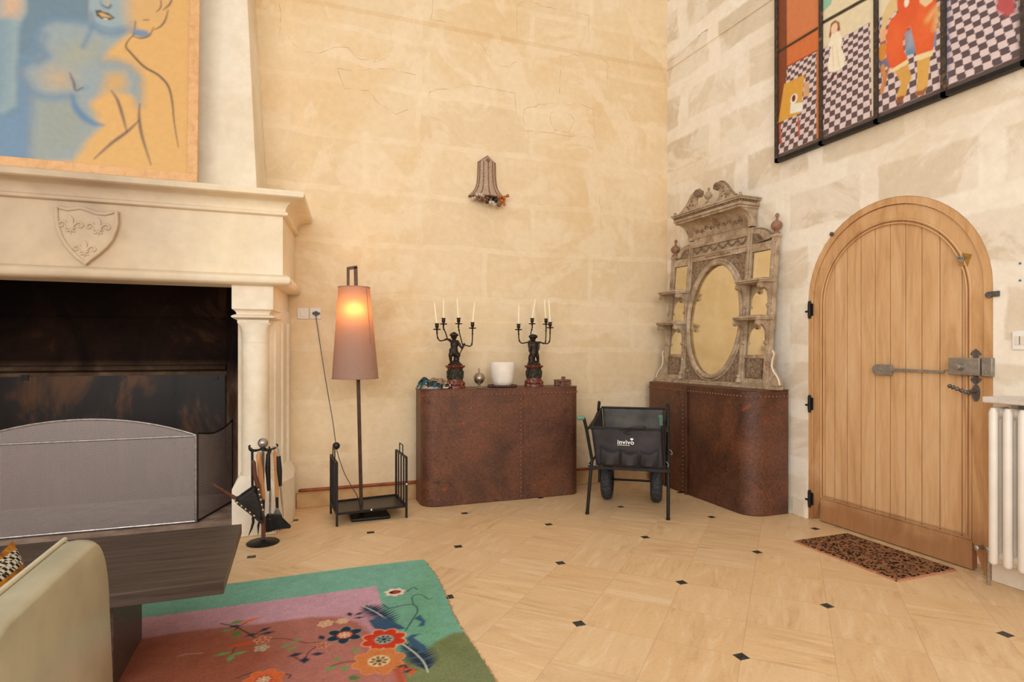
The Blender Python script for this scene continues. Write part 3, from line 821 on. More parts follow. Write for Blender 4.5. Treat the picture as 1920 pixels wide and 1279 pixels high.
# columns
for sgn in (1, -1):
    def X(x): return x if sgn == 1 else 2*FC-x
    def bx(b, x0, x1, y0, y1, z0, z1):
        x0, x1 = sorted((X(x0), X(x1))); b.box(x0, x1, y0, y1, z0, z1)
    col = MB()
    cxm, cym = -.268, 4.47
    # engaged pier behind the shaft, flared to the wall
    P = [(X(-.385), 4.56), (X(-.175), 4.56), (X(-.135), 4.60), (X(-.09), 4.75), (X(-.045), YB-.012), (X(-.385), YB-.012)]
    col.prism(P, .33, 1.56, 'z')
    P = [(X(-.408), 4.37), (X(-.147), 4.37), (X(-.060), YB-.012), (X(-.408), YB-.012)]
    col.prism(P, 1.531, 1.70, 'z')
    body = col.build('pier', M['stone'], fp, bevel=.006)
    # vertical beads on the cheek
    b = MB()
    for (x, y, r) in ((-.150, 4.60, .016), (-.108, 4.72, .02), (-.070, 4.90, .022)): b.cyl((X(x), y, .33), (X(x), y, 1.46), r, r, 12)
    b.build('cheek_bead', M['stone'], body)
    # capital: cavetto, torus, fillet
    b = MB()
    def cap(off, z0, z1, off2=None):
        off2 = off if off2 is None else off2; vs = []
        for o_, z in ((off, z0), (off2, z1)):
            vs += [(X(-.398-o_), 4.385-o_, z), (X(-.157+o_), 4.385-o_, z), (X(-.075+o_), YB-.014, z), (X(-.398-o_), YB-.014, z)]
        b.add(vs, [(0,1,5,4), (1,2,6,5), (2,3,7,6), (3,0,4,7), (0,3,2,1), (4,5,6,7)])
    for k in range(5):
        a0, a1 = k/5, (k+1)/5; cap(-.018*math.cos(a0*1.57)**1, 1.500+.031*a0, 1.500+.031*a1, -.018*math.cos(a1*1.57))
    for k in range(8):
        a0, a1 = PI*k/8, PI*(k+1)/8; cap(-.012+.026*math.sin(a0), 1.500-.034*k/8, 1.500-.034*(k+1)/8, -.012+.026*math.sin(a1))
    cap(-.022, 1.441, 1.466)
    b.build('capital', M['stone'], body, smooth=50)
    # scalloped bell from square to round
    b = MB(); n = 40; rows = []
    for k in range(7):
        t = k/6; z = 1.441-.13*t; vs = []
        for i in range(n):
            a = 2*PI*i/n+PI/4; r = .088
            m = max(abs(math.cos(a)), abs(math.sin(a))); sq = .105/m
            f = max(0, 1-t)**2.2
            # corners fade faster
            corner = (1/m-1)/.414
            f2 = f*(1-.55*corner*t)
            rr = r+(sq-r)*f2
            vs.append((X(cxm+rr*math.cos(a)), cym+.02+rr*math.sin(a), z))
        rows.append(vs)
    V = [p for r_ in rows for p in r_]
    b.add(V, [(k*n+i, k*n+(i+1) % n, (k+1)*n+(i+1) % n, (k+1)*n+i) for k in range(6) for i in range(n)])
    b.build('bell', M['stone'], body, smooth=50)
    b = MB(); b.cyl((X(cxm), cym+.02, .36), (X(cxm), cym+.02, 1.36), .088, .086, 36)
    b.build('shaft', M['stone'], body)
    b = MB()
    base = [(X(-.405), 4.352), (X(-.135), 4.352), (X(-.02), 4.64), (X(-.005), YB-.06), (X(-.405), YB-.012)]
    ct = (sum(p[0] for p in base)/5, 4.7)
    top_ = [(X(-.36), 4.395), (X(-.18), 4.395), (X(-.10), 4.62), (X(-.05), YB-.05), (X(-.39), YB-.012)]
    k = 5; b.add([(p[0], p[1], 0) for p in base]+[(p[0], p[1], .325) for p in base]+[(p[0], p[1], .405) for p in top_],
        [tuple(range(5)), (10,11,12,13,14)]+[(i, (i+1) % 5, 5+(i+1) % 5, 5+i) for i in range(5)]+[(5+i, 5+(i+1) % 5, 10+(i+1) % 5, 10+i) for i in range(5)])
    b.build('plinth', M['stone'], body, bevel=.006)
# firebox: back, splayed cheeks, ledge, dark throat
b = MB()
bx0, bx1 = 2*FC+.58, -.58
b.box(bx0, bx1, 5.752, 5.85, 0, 2.2)
b.prism([(-.385, 5.0), (bx1, 5.752), (bx1, 5.85), (-.30, 5.85), (-.385, 5.06)], 0, 2.2, 'z')
b.prism([(2*FC+.385, 5.0), (bx0, 5.752), (bx0, 5.85), (2*FC+.30, 5.85), (2*FC+.385, 5.06)], 0, 2.2, 'z')
b.prism([(5.752, 1.135), (5.715, 1.125), (5.690, 1.095), (5.752, 1.075)], bx0, bx1, 'x')
b.prism([(5.752, 1.54), (5.742, 1.535), (5.742, 1.525), (5.752, 1.52)], bx0, bx1, 'x')
b.box(2*FC+.3, -.3, 4.60, 5.85, 2.20, 2.24)
b.box(2*FC+.41, -.41, 4.565, 4.60, 1.78, 2.22)
b.build('firebox', M['soot'], fp, smooth=0)
b = MB(); b.box(2*FC+.41, -.41, 4.42, 5.751, 0, .012)
b.build('hearth_slab', mk('ashy_hearth_stone', rgb(186,160,140), rgb(128,104,88), 5, .9, 0, .3), fp)
# shield with three lilies
sh = [(330,180),(352,184),(400,196),(440,192),(480,186),(510,193),(545,206),(590,222),(640,226),(685,216),(712,214),(715,280),(705,325),(680,385),(645,430),(600,470),(560,500),(515,538),
      (470,505),(430,465),(395,425),(362,370),(338,300),(332,240)]
def shp(p, Y=4.345): return on_y(p[0]/3.197, 330+p[1]/3.197, Y)
S = [shp(p) for p in sh]
b = MB(); b.prism(S, 4.335, 4.362, 'y')
shield = b.build('shield', M['soot_stone'], fp)
cs = (sum(p[0] for p in S)/len(S), sum(p[1] for p in S)/len(S))
b = MB(); b.tube([(p[0]+(cs[0]-p[0])*.06, 4.332, p[1]+(cs[1]-p[1])*.06) for p in S], .011, 8, closed=True)
b.build('shield_rim', M['soot_stone'], shield)
def lily(c, s):
    b = MB(); y = 4.333; cx, cz = c
    b.prism([(cx, cz+.062*s), (cx+.012*s, cz+.045*s), (cx+.013*s, cz+.02*s), (cx+.006*s, cz), (cx-.006*s, cz), (cx-.013*s, cz+.02*s), (cx-.012*s, cz+.045*s)], y-.008, y+.006, 'y')
    for q in (1, -1):
        pts = [(cx+q*x*s, y, cz+z*s) for x, z in ((.006,-.002),(.013,.012),(.026,.026),(.043,.027),(.052,.014),(.045,.003),(.034,.006),(.036,.014))]
        L = spline(pts, 4); b.tube(L, [.0085*s*(1-.55*i/len(L)) for i in range(len(L))], 8)
        b.tube([(cx+q*.004*s, y, cz-.008*s), (cx+q*.011*s, y, cz-.020*s), (cx+q*.020*s, y, cz-.022*s)], [.006*s, .006*s, .003*s], 7)
    b.tube([(cx, y, cz-.006*s), (cx, y, cz-.036*s)], [.006*s, .002*s], 7)
    b.tube([(cx-.02*s, y-.004, cz-.004*s), (cx+.02*s, y-.004, cz-.004*s)], .005*s, 7)
    b.build('lily', M['soot_stone'], shield, smooth=50)
for p, s_ in (((427, 310), 1.18), ((592, 322), 1.18), ((510, 452), 1.1)): lily(shp(p), s_)

# fireback plate, hung on two hooks
y_ = 5.70
x1_ = on_y(422, 760, y_)[0]; zt_ = on_y(300, 703.5, y_)[1]
b = MB(); b.box(2*FC-x1_, x1_, y_-.012, y_, .0, zt_)
fb = b.build('fireback', M['iron_plate'], smooth=0); tag(fb, 'scorched black iron plate standing against the back of the firebox', 'fireback')
for px in (48, 403):
    x, z = on_y(px, 706, y_); b = MB(); b.box(x-.025, x+.025, y_-.022, y_-.008, z-.03, z+.014); b.build('hook', M['iron'], fb)

# ------------------------------------------------------------------ fire screen
fs = thing('fire_screen', 'folding grey wire mesh fire screen with arched top standing in the hearth', 'fire screen', (FC, 4.78, .012))
SCX = -1.37; sx = -.68; sl = 2*SCX-sx; sy = 4.785; hz = .645; pk = .784
w_ = (sx-sl)/2; sag = pk-hz; R = (w_*w_+sag*sag)/(2*sag)
A = math.asin(w_/R); archp = [(SCX+R*math.sin(a), sy, pk-R+R*math.cos(a)) for a in np.linspace(-A, A, 33)]
b = MB(); r = .008
b.tube(archp, r, 8); b.tube([(sl, sy, hz-.006), (sx, sy, hz-.006)], r, 8)
b.tube([(sl, sy, .02), (sl, sy, hz)], r*1.2, 8); b.tube([(sx, sy, .02), (sx, sy, hz)], r*1.2, 8); b.tube([(sl, sy, .026), (sx, sy, .026)], r, 8)
b.build('screen_frame', M['steel'], fs)
b = MB(); n = len(archp)
vs = [(p[0], sy, .026) for p in archp]+[(p[0], sy, p[2]) for p in archp]
b.add(vs, [(i, i+1, n+i+1, n+i) for i in range(n-1)]); b.build('screen_mesh', M['screen_mesh'], fs, fix=False)
for sgn in (1, -1):
    def X2(x): return x if sgn == 1 else 2*SCX-x
    P0, P1 = (-.672, 4.79), (-.492, 5.33)
    dip = [(0, 0), (.15, -.012), (.35, -.028), (.5, -.03), (.7, -.018), (.85, .002), (1, .03)]
    tp = spline([(X2(P0[0]+(P1[0]-P0[0])*t), P0[1]+(P1[1]-P0[1])*t, hz+.012+dz) for t, dz in dip], 3)
    b = MB(); b.tube(tp, .006, 8); b.tube([(X2(P0[0]), P0[1], .02), tp[0]], .009, 8); b.tube([(X2(P1[0]), P1[1], .02), tp[-1]], .006, 8)
    b.tube([(X2(P0[0]), P0[1], .024), (X2(P1[0]), P1[1], .024)], .006, 8)
    b.build('side_frame', M['iron'], fs)
    b = MB(); n = len(tp); b.add([(p[0], p[1], .024) for p in tp]+[tuple(p) for p in tp], [(i, i+1, n+i+1, n+i) for i in range(n-1)])
    b.build('side_mesh', M['screen_mesh'], fs, fix=False)
# ================================================================== PAINTINGS
pl = thing('framed_painting', 'large framed blue and ochre painting of a figure leaning above the mantel', 'painting', (-1.25, 4.33, 2.33))
PX0, PX1, PZ0, PZ1 = -1.93, -.598, 2.333, 4.05
def py_at(z): return 4.275+(z-PZ0)*.085
Pn = Paint(PX0+.05, PX1-.045, PZ0+.045, PZ1-.05, .0055, rgb(238,186,108))
def q1(x, y): return on_y(x/3.197, y/3.197, 4.33)
def Q1(pts): return [q1(*p) for p in pts]
BL, BD, BM, GR = rgb(140,168,176), rgb(112,142,160), rgb(118,148,164), rgb(176,174,150)
# soft airbrushed blue ground and body
Pn.fill(Q1([(-900,-900),(545,-900),(545,150),(500,260),(240,330),(120,430),(200,560),(205,980),(-900,980)]), rgb(122,146,152), .03)
Pn.fill(Q1([(110,330),(250,300),(200,400),(140,440),(200,560),(200,700),(100,620)]), rgb(126,154,168), .03)
Pn.fill(Q1([(-900,640),(60,690),(200,620),(205,980),(-900,980)]), rgb(126,156,174), .04)
Pn.fill(Q1([(-60,-300),(140,-300),(142,70),(105,160),(105,480),(110,640),(40,690),(-60,680)]), rgb(158,178,174), .016)
Pn.stroke(Q1([(0,130),(8,300),(-10,620)]), .05, BM, .04, .5)
Pn.fill(Q1([(-10,-60),(115,-60),(125,40),(90,90),(0,80)]), rgb(226,188,146), .035)
Pn.fill(Q1([(545,120),(420,112),(300,108),(238,150),(212,220),(235,300),(255,330),(190,370),(138,415),(160,480),(205,555),(205,980),(455,980),(520,860),(610,775),(560,690),(545,620),(640,550),(760,560),(835,600),(835,470),(780,400),(690,368),(600,366),(650,290),(740,210),(790,150)]), rgb(164,176,168), .022)
Pn.fill(Q1([(260,470),(300,410),(390,410),(450,470),(430,540),(310,540)]), rgb(206,182,142), .06)
Pn.fill(Q1([(350,320),(430,250),(600,240),(590,350),(480,400),(380,400)]), rgb(178,178,152), .06)
Pn.fill(Q1([(640,440),(740,430),(770,520),(700,560),(610,560)]), rgb(222,178,112), .035)
Pn.fill(Q1([(230,600),(420,600),(560,700),(480,900),(230,980)]), rgb(166,172,154), .06)
Pn.stroke(Q1([(540,130),(420,105),(300,102),(235,145),(205,220),(235,300),(262,330),(190,365),(132,415),(158,490),(215,565),(320,590),(440,575)]), .040, BM, .028, .75)
Pn.stroke(Q1([(262,200),(250,280),(275,330),(230,372)]), .03, rgb(112,140,158), .03, .6)
Pn.stroke(Q1([(205,560),(205,700),(195,820),(200,960)]), .022, BM, .028, .6)
Pn.stroke(Q1([(545,150),(520,210),(495,275)]), .020, BM, .016, .8)
Pn.stroke(Q1([(440,580),(455,640),(500,700),(560,745),(625,760)]), .042, rgb(104,142,170), .014, .9, True)
Pn.stroke(Q1([(430,470),(470,530),(520,530)]), .02, BM, .02, .5)
Pn.stroke(Q1([(600,366),(700,370),(790,410),(832,470),(836,560),(835,630)]), .045, rgb(150,162,156), .03, .7)
Pn.stroke(Q1([(560,150),(620,185),(700,185),(790,150)]), .035, BM, .022, .8)
Pn.fill(Q1([(522,-300),(800,-300),(830,40),(790,130),(720,158),(650,166),(580,150),(542,105),(525,50)]), rgb(166,182,176), .012)
Pn.stroke(Q1([(535,60),(560,125),(640,160),(740,150),(800,115)]), .022, BM, .014, .7)
Pn.fill(Q1([(760,-300),(1000,-300),(1000,90),(850,120),(770,140),(745,60)]), rgb(232,184,114), .05)
Pn.fill(Q1([(600,-40),(640,-40),(655,20),(625,30)]), rgb(186,184,152), .012); Pn.stroke(Q1([(590,-10),(605,20),(640,32),(655,15)]), .012, BM, .01, .7)
Pn.ell(q1(838, 188), .050, .026, rgb(110,146,170), .1, .012, .9)
DK = rgb(92,74,62)
Pn.fill(Q1([(560,45),(590,42),(610,55),(640,60),(680,92),(650,105),(600,98),(570,78)]), DK, .006)
Pn.fill(Q1([(578,60),(600,58),(650,80),(660,90),(600,85)]), rgb(226,180,110), .006)
Pn.fill(Q1([(610,92),(640,96),(630,103),(615,101)]), rgb(240,232,200), .004)
for pts, wd in (([(800,190),(760,240),(752,275),(780,310),(860,395),(950,450),(1010,520),(1035,620),(1048,740),(1075,890)], .014),
                ([(600,10),(640,28),(655,5)], .008), ([(1000,40),(985,100),(960,140),(920,165)], .010), ([(915,150),(890,200),(840,218),(790,208)], .008),
                ([(955,-40),(955,20),(930,52)], .007), ([(970,40),(1010,0),(1030,-60)], .010), ([(850,105),(888,102)], .006), ([(805,110),(800,170)], .004)):
    Pn.stroke(Q1(pts), wd, DK, .006, .9, True)
for pts, wd in (([(672,548),(710,610),(740,700),(768,800)], .016), ([(840,630),(840,720),(860,830),(915,1000)], .016), ([(840,730),(770,800),(680,870),(580,965)], .016), ([(420,440),(445,500),(458,545),(500,530)], .011)):
    Pn.stroke(Q1(pts), wd, rgb(96,84,78), .008, .9, True)
Pn.C *= np.array([.80, .80, .88])
cv = Pn.build(lambda u, v: (u, py_at(v), v), 'canvas', vc_mat('painted_paper', .35, grain=(30, .04), spec=.4), pl, edge=(0, .01, 0))
b = MB()
def frame_bar(b, x0, x1, z0, z1, d0=-.014, d1=.03):
    vs = [(x, py_at(z)+d, z) for d in (d0, d1) for z in (z0, z1) for x in (x0, x1)]
    b.add(vs, [(0,1,3,2), (4,6,7,5), (0,4,5,1), (2,3,7,6), (0,2,6,4), (1,5,7,3)])
fw = .058
frame_bar(b, PX0, PX1, PZ0, PZ0+fw); frame_bar(b, PX0, PX1, PZ1-fw, PZ1)
frame_bar(b, PX0, PX0+fw, PZ0+fw, PZ1-fw); frame_bar(b, PX1-fw, PX1, PZ0+fw, PZ1-fw)
b.build('frame', M['oak_light'], pl, smooth=0, bevel=.002)
b = MB(); frame_bar(b, PX0+.01, PX1-.01, PZ0+.01, PZ1-.01, .012, .022); b.build('backing', M['dark_oak'], pl, smooth=0)

# four-panel painting on the right wall
pr = thing('four_panel_painting', 'painted four-panel screen of checkered floors and a red trousered figure hung high', 'painting', (3.55, 2.8, 2.735))
PXX = 3.545
def q2(x, y): return on_x(1420+x/3.84, y/3.84, PXX)
V0, V1 = 2.745, 4.05
divs = [3.655, 3.236, 2.805, 2.378, 1.972]
BK, PK = rgb(96,78,80), rgb(226,204,200)
vcm = vc_mat('painted_panel', .42, grain=(26, .05), spec=.4)
for k in range(4):
    ya, yb = divs[k]-.012, divs[k+1]+.012      # u = -y so that the picture reads left to right
    P = Paint(-ya, -yb, V0+.01, V1, .0055, rgb(232,216,180) if k else rgb(206,120,70))
    U, V = P.U, P.V-V0
    sc_ = 1-V/3.6; uc = -2.9
    cu = (U-uc)/sc_/.0465; cv_ = (V-.045)/sc_/.0405
    chk = (np.floor(cu)+np.floor(cv_)) % 2
    ch = np.where(chk[..., None] > .5, np.array(BK), np.array(PK))
    q = lambda *pts: [(-y, z) for y, z in (q2(*p) for p in pts)]
    if k == 0: top = q((210,490),(425,368),(425,1100),(100,1300),(120,900))
    elif k == 1: top = q((440,370),(810,160),(830,1000),(440,1150))
    elif k == 2: top = q((830,150),(1320,-60),(1320,900),(830,1000))
    else: top = q((1330,-300),(1960,-700),(1960,700),(1330,800))
    m = Paint(-ya, -yb, V0+.01, V1, .0055, (0, 0, 0)); m.fill(top, (1, 1, 1)); a = m.C
    P.C = P.C*(1-a)+ch*a
    P.fill([(-ya-.1, V0), (-yb+.1, V0), (-yb+.1, V0+.045), (-ya-.1, V0+.045)], rgb(92,74,68))
    if k == 0:
        P.fill(q((120,-200),(212,-200),(215,470),(205,600),(150,1090),(120,1100)), rgb(128,64,36))
        P.fill(q((212,-200),(430,-300),(430,190),(214,305)), rgb(212,126,78)); P.fill(q((214,320),(430,205),(430,360),(214,478)), rgb(214,116,62))
        P.stroke(q((135,385),(430,205)), .022, rgb(60,42,30)); P.stroke(q((214,480),(430,365)), .01, rgb(150,60,36))
        P.fill(q((193,605),(340,535),(312,815),(150,885)), rgb(222,164,66)); P.fill(q((240,750),(330,735),(325,800),(235,820)), rgb(240,236,220))
        P.ell(q((263,712))[0], .034, .038, rgb(244,238,226)); P.ell(q((262,708))[0], .018, .026, rgb(110,44,34))
        P.fill(q((335,600),(375,590),(372,690),(330,700)), rgb(216,170,130))
        for pts in (((160,905),(172,1030)), ((297,850),(300,980))): P.stroke(q(*pts), .018, rgb(190,96,74))
    if k == 1:
        P.fill(q((460,-100),(560,-100),(530,30),(470,90)), rgb(146,196,164)); P.stroke(q((460,170),(800,-20)), .026, rgb(62,46,34))
        P.fill(q((540,230),(590,230),(615,290),(600,330),(635,420),(620,480),(560,520),(515,520),(505,480),(530,340),(510,330),(530,270)), rgb(246,234,206))
        P.fill(q((530,170),(560,145),(590,160),(598,220),(570,225),(555,185),(540,225),(525,275),(515,265)), rgb(150,84,40))
        P.ell(q((554,205))[0], .028, .038, rgb(240,206,172)); P.stroke(q((540,330),(548,480)), .004, rgb(216,196,160)); P.stroke(q((570,330),(590,480)), .004, rgb(216,196,160))
        P.ell(q((540,555))[0], .014, .02, rgb(96,40,34)); P.ell(q((600,538))[0], .014, .02, rgb(96,40,34))
    if k == 2:
        P.fill(q((1060,230),(1150,190),(1290,220),(1290,330),(1140,380),(1070,405)), rgb(92,144,172)); P.fill(q((1075,240),(1130,215),(1120,330),(1080,350)), rgb(132,180,200), .02)
        P.fill(q((875,440),(940,410),(960,470),(880,500)), rgb(70,112,140)); P.ell(q((900,375))[0], .03, .055, rgb(210,150,60)); P.stroke(q((900,480),(915,570),(895,660)), .03, rgb(210,140,80)); P.stroke(q((950,480),(915,600)), .012, rgb(196,120,70))
        P.fill(q((930,40),(1000,-60),(1010,60),(940,150),(920,210),(890,220),(900,120)), rgb(226,196,140)); P.fill(q((885,200),(925,190),(930,240),(905,300),(880,290)), rgb(236,190,140))
        P.fill(q((1000,-80),(1290,-160),(1290,60),(1280,150),(1275,260),(1265,360),(1200,420),(1145,410),(1130,300),(1100,190),(1085,200),(1050,270),(1050,350),(1085,425),(1040,490),(985,515),(950,470),(930,380),(930,260),(950,160),(1010,90)), rgb(226,92,44))
        P.ell(q((985,300))[0], .07, .12, rgb(238,110,54), 0, .05, .7); P.ell(q((1200,190))[0], .06, .13, rgb(238,112,56), 0, .05, .7)
        P.fill(q((1150,-120),(1290,-180),(1260,10),(1210,50),(1170,20)), rgb(232,204,150)); P.ell(q((1075,15))[0], .016, .03, rgb(240,230,206))
        P.fill(q((965,500),(1085,425),(1092,455),(975,525)), rgb(240,218,160)); P.fill(q((1140,400),(1265,360),(1262,400),(1180,445),(1145,435)), rgb(240,218,160))
        P.fill(q((990,515),(1085,460),(1112,560),(1085,610),(1070,680),(1040,735),(1005,735),(1000,690),(1035,600)), rgb(218,164,82)); P.fill(q((1000,705),(1040,690),(1060,690),(1040,738),(1005,738)), rgb(150,84,50))
        P.fill(q((1150,440),(1245,405),(1235,520),(1225,620),(1195,685),(1140,680),(1150,600)), rgb(222,170,88)); P.fill(q((1135,660),(1190,650),(1220,620),(1200,685),(1150,692)), rgb(160,96,56))
        P.stroke(q((1230,140),(1290,60),(1280,200)), .03, rgb(230,180,110), .02)
    if k == 3:
        P.fill(q((1340,-200),(1380,-200),(1380,560),(1345,640)), rgb(108,106,132), .02, .75)
        P.fill(q((1715,-50),(1850,-50),(1860,90),(1800,120),(1730,90)), rgb(188,84,84), .01); P.fill(q((1870,-100),(1960,-100),(1960,400),(1890,400)), rgb(92,80,82), .02)
    P.build(lambda u, v: (PXX+0*u, -u, v), 'painted_panel', vcm, pr, edge=(.02, 0, 0))
edge_mat = mk('dark_worn_edge', rgb(84,66,52), rgb(46,36,30), 20, .6, c3=rgb(130,96,62))
b = MB(); b.box(PXX+.018, PXX+.034, divs[4], divs[0], V0-.012, V1); b.build('backing', M['dark_oak'], pr, smooth=0)
for k, y in enumerate(divs):
    b = MB(); b.box(PXX-.012, PXX+.02, y-.016, y+.014, V0-.014, V1)
    if k in (1, 2, 3): 
        for j in range(26): b.ball((PXX-.012, y-.002, V0+.03+j*.05), .003, (1,1,1), 6, 4)
    b.build('panel_stile', edge_mat, pr, smooth=0)
b = MB(); b.box(PXX-.012, PXX+.02, divs[4]-.01, divs[0]+.01, V0-.014, V0+.014); b.build('bottom_rail', M['iron'], pr, smooth=0)

# ================================================================== RUG
rg = thing('rug', 'worn green and rose floral rug on the tiled floor', 'rug', (-.3, 2.4, 0))
RU0, RU1, RV0, RV1 = -1.30, .70, 1.25, 3.485
GN, RS = rgb(118,168,148), rgb(194,150,162)
R_ = Paint(RU0, RU1, RV0, RV1, .0048, GN)
# abrash: green field deepens irregularly
rs = np.random.RandomState(3)
def vnoise(P, cell, seed):
    r = np.random.RandomState(seed); nu = int((P.u[-1]-P.u[0])/cell)+3; nv = int((P.v[-1]-P.v[0])/cell)+3
    g = r.rand(nv, nu); x = (P.U-P.u[0])/cell; y = (P.V-P.v[0])/cell
    i, j = x.astype(int), y.astype(int); fx, fy = x-i, y-j; fx = fx*fx*(3-2*fx); fy = fy*fy*(3-2*fy)
    return (g[j, i]*(1-fx)+g[j, i+1]*fx)*(1-fy)+(g[j+1, i]*(1-fx)+g[j+1, i+1]*fx)*fy
IU = .387; IV = 3.170
R_.fill([(RU0-1, 0), (IU, 0), (IU, IV), (RU0-1, IV)], RS)
def q3(x, y): return floor_pt(200+x/2.667, 1030+y/2.667)
def Q3(pts): return [q3(*p) for p in pts]
DG = rgb(96,146,104)
R_.fill(Q3([(1560,120),(1600,90),(1660,240),(1760,420),(1800,520),(1500,560),(1440,440),(1470,250)]), DG, .12, .55)
# old brown staining of the lower part of the pile
stain = [(-400,560),(60,480),(180,461),(300,440),(450,418),(620,400),(760,388),(900,368),(1020,352),(1150,350),(1260,380),(1360,470),(1420,520),(1480,560),(1580,530),(1660,470),(1760,430),(1800,520),(1950,900),(2400,2400),(-3000,2400),(-3000,700)]
S3 = [q3(x, y) for x, y in stain if y < 1500]+[(.80, 1.2), (-1.4, 1.2), (-1.4, 2.92)]
S3 = Q3([p for p in stain[:18]])+[(.80, 2.2), (.80, 1.2), (-1.4, 1.2), (-1.4, 2.92)]
OLV = Q3([(1400,530),(1480,560),(1580,530),(1660,470),(1745,430)])+[(.9, 2.46), (.9, 1.2), (IU, 1.2)]
R_.fill(OLV, (1.02, .50, .28), .012, .95, True)
RED = Q3(stain[:13])+[(IU, 2.6), (IU, 1.2), (-1.4, 1.2), (-1.4, 2.92)]
R_.fill(RED, (.74, .48, .30), .014, .95, True)
R_.fill(Q3([(-400,560),(60,480),(180,461),(300,440),(450,418),(620,400),(800,420),(900,520),(800,640)])+[(-.3, 1.6), (-.3, 1.2), (-1.4, 1.2), (-1.4, 2.92)], (.72, .56, .36), .10, .9, True)
R_.fill(Q3([(1100,350),(1290,300),(1400,420),(1300,500),(1150,420)]), (.85, .72, .62), .07, .6, True)
NV, NV2, RD, OR, CR, LG = rgb(40,52,68), rgb(58,84,108), rgb(190,58,36), rgb(196,118,66), rgb(226,196,160), rgb(110,142,84)
def flower(x, y, r, petal, inner, core, n=6, rot=0, outline=CR):
    cx, cy = q3(x, y); r *= .88
    for i in range(n):
        a = rot+2*PI*i/n
        R_.ell((cx+r*.58*math.cos(a), cy+r*.58*math.sin(a)), r*.46, r*.34, outline, a)
    for i in range(n):
        a = rot+2*PI*i/n
        R_.ell((cx+r*.58*math.cos(a), cy+r*.58*math.sin(a)), r*.40, r*.28, petal, a)
    R_.ell((cx, cy), r*.42, r*.42, inner)
    for i in range(8):
        a = 2*PI*i/8; R_.ell((cx+r*.25*math.cos(a), cy+r*.25*math.sin(a)), r*.10, r*.06, core, a)
    R_.ell((cx, cy), r*.12, r*.12, core)
def leaf(x, y, L, wdt, col, ang):
    cx, cy = q3(x, y)
    R_.fill([(cx+L*math.cos(ang), cy+L*math.sin(ang)), (cx+wdt*math.cos(ang+1.57), cy+wdt*math.sin(ang+1.57)), (cx-L*math.cos(ang), cy-L*math.sin(ang)), (cx-wdt*math.cos(ang+1.57), cy-wdt*math.sin(ang+1.57))], col, .005)
# stems first
for pts, c_, wd in (([(820,462),(900,462),(1000,482),(1060,478)], rgb(90,50,40), .005), ([(570,385),(640,400),(700,430),(740,455)], rgb(40,34,36), .007),
    ([(700,380),(660,400),(640,420)], rgb(40,34,36), .005), ([(620,555),(650,500),(740,480)], rgb(70,50,40), .005), ([(920,545),(980,570),(1010,530),(1050,500)], rgb(60,44,44), .005),
    ([(1120,600),(1190,580),(1260,575)], rgb(80,54,40), .005), ([(1490,225),(1520,205),(1540,215)], NV, .005), ([(1530,290),(1520,250),(1560,240),(1600,262),(1620,258)], NV, .005),
    ([(1380,290),(1410,308),(1470,295),(1530,290),(1555,320),(1530,370),(1500,420)], NV, .006), ([(650,660),(740,630),(800,640)], NV, .005), ([(890,640),(920,645),(910,660)], NV, .006)):
    R_.stroke(Q3(pts), wd, c_)
for x, y, L, w2, c_, a in ((650,378,.035,.016,LG,.3),(650,438,.034,.022,rgb(84,120,60),1.2),(600,420,.03,.012,LG,0),(580,538,.035,.014,LG,.1),(660,535,.035,.014,LG,.2),(620,560,.03,.016,LG,1.4),
    (900,495,.03,.014,LG,.5),(925,515,.025,.012,LG,.8),(955,468,.022,.014,LG,1.1),(1245,520,.026,.016,LG,1.8),(1155,562,.022,.012,LG,.2),(1190,612,.024,.016,LG,1.4),(1120,610,.03,.014,LG,.5),
    (790,415,.034,.013,NV,.6),(805,432,.034,.012,NV,.1),(725,442,.03,.012,NV,.2),(945,542,.032,.014,NV,.2),(990,570,.026,.02,NV,1.5),(1055,538,.028,.014,NV,-.2),(1215,338,.024,.014,NV,1.7),(1262,335,.026,.012,NV,.4),(1262,355,.026,.010,NV,-.1),(1075,455,.024,.016,NV,1.9),
    (715,370,.06,.014,rgb(214,104,60),.35),(700,487,.05,.016,rgb(190,80,44),.2),(660,492,.04,.016,rgb(190,80,44),.1)):
    leaf(x, y, L, w2, c_, a)
R_.ell(q3(640, 398), .02, .01, NV)
flower(780, 468, .040, rgb(176,66,44), rgb(214,160,120), rgb(120,40,30), 5, .4)
flower(775, 508, .034, rgb(150,150,120), rgb(60,70,80), CR, 5, 0)
flower(1080, 495, .030, rgb(176,66,44), rgb(214,160,120), rgb(120,40,30), 5, 0)
flower(1095, 385, .040, rgb(206,162,128), rgb(196,110,70), CR, 6, .2); flower(1180, 372, .034, rgb(196,150,120), rgb(226,206,170), rgb(190,100,60), 6, 0)
flower(1190, 442, .092, NV, rgb(190,84,48), CR, 6, .35, rgb(150,138,124))
flower(1432, 228, .058, rgb(228,206,184), rgb(176,66,56), NV, 7, .1, rgb(216,186,166))
R_.ell(q3(1432, 228), .03, .022, rgb(60,44,52), 0); R_.ell(q3(1437, 228), .016, .014, RD)
